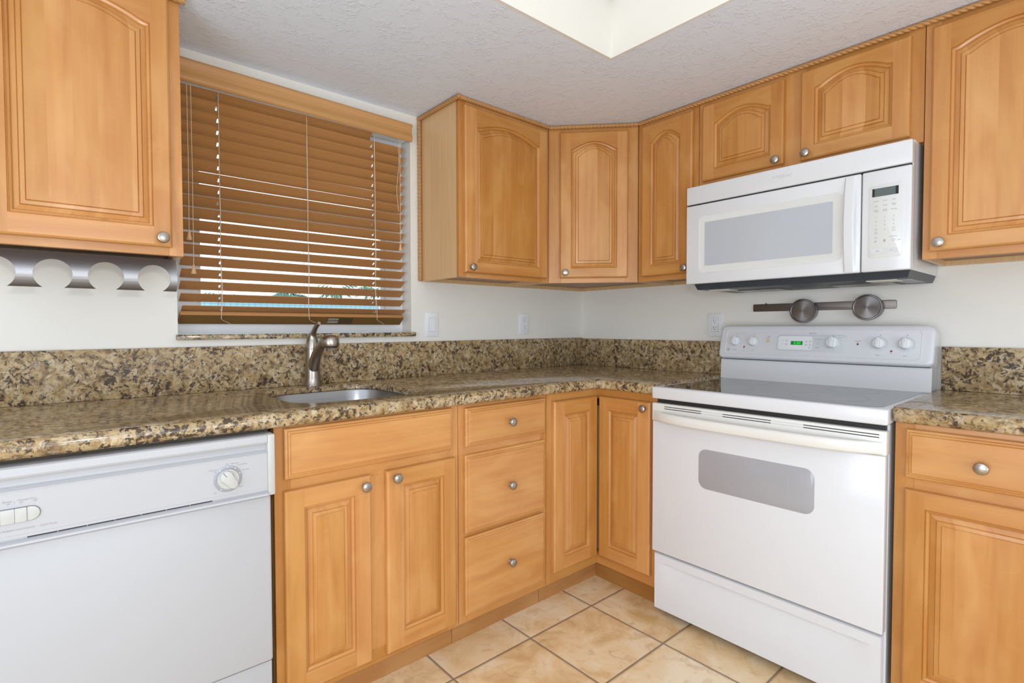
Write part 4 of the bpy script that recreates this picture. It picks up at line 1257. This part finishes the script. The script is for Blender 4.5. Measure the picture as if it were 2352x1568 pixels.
plate_thing('wall_outlet', 'white wall outlet on the wall at the left end of the range', 'outlet', (0, -0.843, 1.165), RB, 'o', 'white wall outlets')

# ------------------------------------------------------------------ metal rack under the left cabinet
b = B()
RX0, RX1, RZ0, RZ1 = -2.640, -2.184, 1.2725, 1.3710
holes = [-2.2445 - 0.1185 * k for k in range(4)]
hr, hz = 0.0425, 1.3080
def rack_y(z):
    u = (z - RZ0) / (RZ1 - RZ0)
    return -0.205 - 0.020 * math.sin(PI * min(1, max(0, u)) ** 0.8)
outline = [(RX0, RZ0)]
dzb = hz - RZ0
half = math.sqrt(hr * hr - dzb * dzb)
for hx in reversed(holes):
    a0 = math.atan2(-dzb, -half); a1 = math.atan2(-dzb, half)
    # clockwise over the top of the hole
    for i in range(29):
        a = a0 - (a0 + 2 * PI - a1) * i / 28
        outline.append((hx + hr * math.cos(a), hz + hr * math.sin(a)))
outline += [(RX1, RZ0), (RX1, RZ1), (RX0, RZ1)]
bm = b.bm
vf = [bm.verts.new((x, 0, z)) for x, z in outline]
es = [bm.edges.new((vf[i], vf[(i + 1) % len(vf)])) for i in range(len(vf))]
bmesh.ops.triangle_fill(bm, edges=es, use_beauty=True, normal=(0, -1, 0))
for k in range(1, 12):
    z = RZ0 + (RZ1 - RZ0) * k / 12
    bmesh.ops.bisect_plane(bm, geom=bm.verts[:] + bm.edges[:] + bm.faces[:], plane_co=(0, 0, z), plane_no=(0, 0, 1))
for v in bm.verts: v.co.y = rack_y(v.co.z)
r_ = bmesh.ops.extrude_face_region(bm, geom=bm.faces[:])
for v in [g for g in r_['geom'] if isinstance(g, bmesh.types.BMVert)]: v.co.y += 0.003
rk = thing('bottle_rack', 'brushed steel rack with round cut-outs under the left wall cabinet', 'rack', (0, 0, 0))
obj('front_sheet', b, 'steel', rk, ang=50)
b = B(); b.box(RX0, RX1, -0.2015, -0.03, 1.3693, 1.3716); obj('top_flange', b, 'steel', rk)

# ------------------------------------------------------------------ window blind
bl = thing('window_blind', 'brown wooden slatted blind with a broken top slat hanging over the sink window', 'blind', (-1.68, 0.03, 1.17))
BO = Vector((1.68, -0.03, -1.17))
def bo(x, y, z): return (x + 1.68, y - 0.03, z - 1.17)
b = B()
vprof = [(-0.018, 0.078), (-0.046, 0.078), (-0.050, 0.074), (-0.050, 0.066), (-0.046, 0.061), (-0.0435, 0.052), (-0.0435, 0.040), (-0.046, 0.030), (-0.0495, 0.024), (-0.0505, 0.012), (-0.0475, 0.003), (-0.040, 0.0), (-0.036, 0.003), (-0.036, 0.066), (-0.018, 0.070)]
b.extr([(y, z) for y, z in vprof], -0.462, 0.456)
vo_ = obj('valance', b, 'valance', bl, (0, -0.03, 2.000 - 1.17), (0, RAD(0.62), 0), ang=50)
b = B(); b.box(-0.462, 0.460, -0.028, 0.026, 2.016 - 1.17, 2.052 - 1.17); obj('headrail', b, 'vinyl', bl)
TA = RAD(-37)
cords = [-2.010, -1.686, -1.386]
SL0, SL1 = -2.138, -1.2355
def slat_mesh(x0, x1, wd, th, holes=True):
    b = B()
    hs = [c for c in (cords[0], cords[2]) if x0 < c - 0.01 and c + 0.01 < x1] if holes else []
    xs = [x0]
    for h in hs: xs += [h - 0.0035, h + 0.0035]
    xs.append(x1)
    for i, (a, c) in enumerate(zip(xs, xs[1:])):
        if i % 2 == 0: b.box(a + 1.68, c + 1.68, -wd / 2, wd / 2, -th / 2, th / 2)
        else:
            b.box(a + 1.68, c + 1.68, -wd / 2, -0.009, -th / 2, th / 2); b.box(a + 1.68, c + 1.68, 0.009, wd / 2, -th / 2, th / 2)
    bmesh.ops.remove_doubles(b.bm, verts=b.bm.verts, dist=0.00005)
    return b
first = None
zs_ = [1.9625 - 0.0434 * k for k in range(18)]
for k, z in enumerate(zs_):
    if first is None:
        o = obj('slat', slat_mesh(SL0, SL1, 0.050, 0.0028), 'slat', bl)
        first = o
    else:
        o = first.copy(); C.objects.link(o); o.parent = bl
    o.location = (random.uniform(-0.003, 0.003), 0, z - 1.17)
    o.rotation_euler = (RAD(-37.5 + 7.5 * max(0, k - 4) / 13) + RAD(random.uniform(-1.0, 1.0)), RAD(random.uniform(-0.08, 0.08)), 0)
b = slat_mesh(SL0, -1.3905, 0.050, 0.0028)
o = obj('slat', b, 'slat', bl, (0, 0, 2.0035 - 1.17), (TA, 0, 0)); o['label'] = 'top slat broken off at its right end'
b = B(); b.box(-0.464, 0.434, -0.026, 0.026, -0.0085, 0.0085, bev=0.0015)
br = obj('bottom_rail', b, 'slat', bl, (0, -0.004, 1.1935 - 1.17), (RAD(-38), RAD(0.25), 0))
b = B(); b.box(-0.4632, 0.4332, -0.0255, 0.0255, -0.0092, -0.0086); obj('underside', b, 'rail_shaded', br)  # thin sheet that carries the rail's painted shade
b = B(); b.box(0.110, 0.190, -0.019, 0.019, -0.0096, -0.0092); obj('dark_label', b, 'label_dark', br)
b = B(); b.box(0.080, 0.125, 0.002, 0.014, -0.0100, -0.0096); b.box(0.078, 0.123, -0.016, -0.004, -0.0100, -0.0096); obj('grey_label', b, 'label_grey', br)
# ladder cords, lift cords and tassels
for c in cords:
    b = B()
    for y in (0.006, 0.054):
        pts = [bo(c + random.uniform(-0.001, 0.001), y, 2.02 - 0.04 * i) for i in range(21)]
        b.tube(pts, 0.0008, 6)
    obj('ladder_cord', b, 'cord', bl)
    b = B()
    pts = [bo(c + 0.004 * math.sin(i * 0.9 + c * 7) * (i / 20) ** 2, 0.004 - 0.004 * (i / 20), 2.02 - 0.0415 * i) for i in range(21)]
    b.tube(pts, 0.0011, 6)
    e0 = Vector(pts[-1])
    b.tube([e0, e0 + Vector((0.006, -0.004, -0.006)), e0 + Vector((0.02, -0.006, -0.012)), e0 + Vector((0.032, -0.004, -0.020))], 0.0006, 5)
    obj('lift_cord', b, 'cord', bl)
def tassel(x, y, z, top=2.0):
    b = B(); b.tube([bo(x, y, top), bo(x + 0.001, y, (top + z) / 2), bo(x, y, z)], 0.0011, 6); obj('pull_cord', b, 'cord', bl)
    b = B(); b.lathe([(0.0035, 0.0), (0.0045, 0.003), (0.0055, 0.012), (0.0085, 0.026), (0.0090, 0.029), (0.0075, 0.031)], bo(x, y, z), '-z', 16); obj('tassel', b, 'tassel', bl)
tassel(-2.118, -0.040, 1.493, 1.996); tassel(-2.106, -0.040, 1.377, 1.996); tassel(-1.2735, -0.020, 1.532, 1.998)
b = B()
b.tube([bo(-1.2815 + 0.006 * math.sin(i * 0.35), -0.016, 1.985 - 0.016 * i) for i in range(20)], 0.0010, 6); obj('cord_loop', b, 'cord', bl)
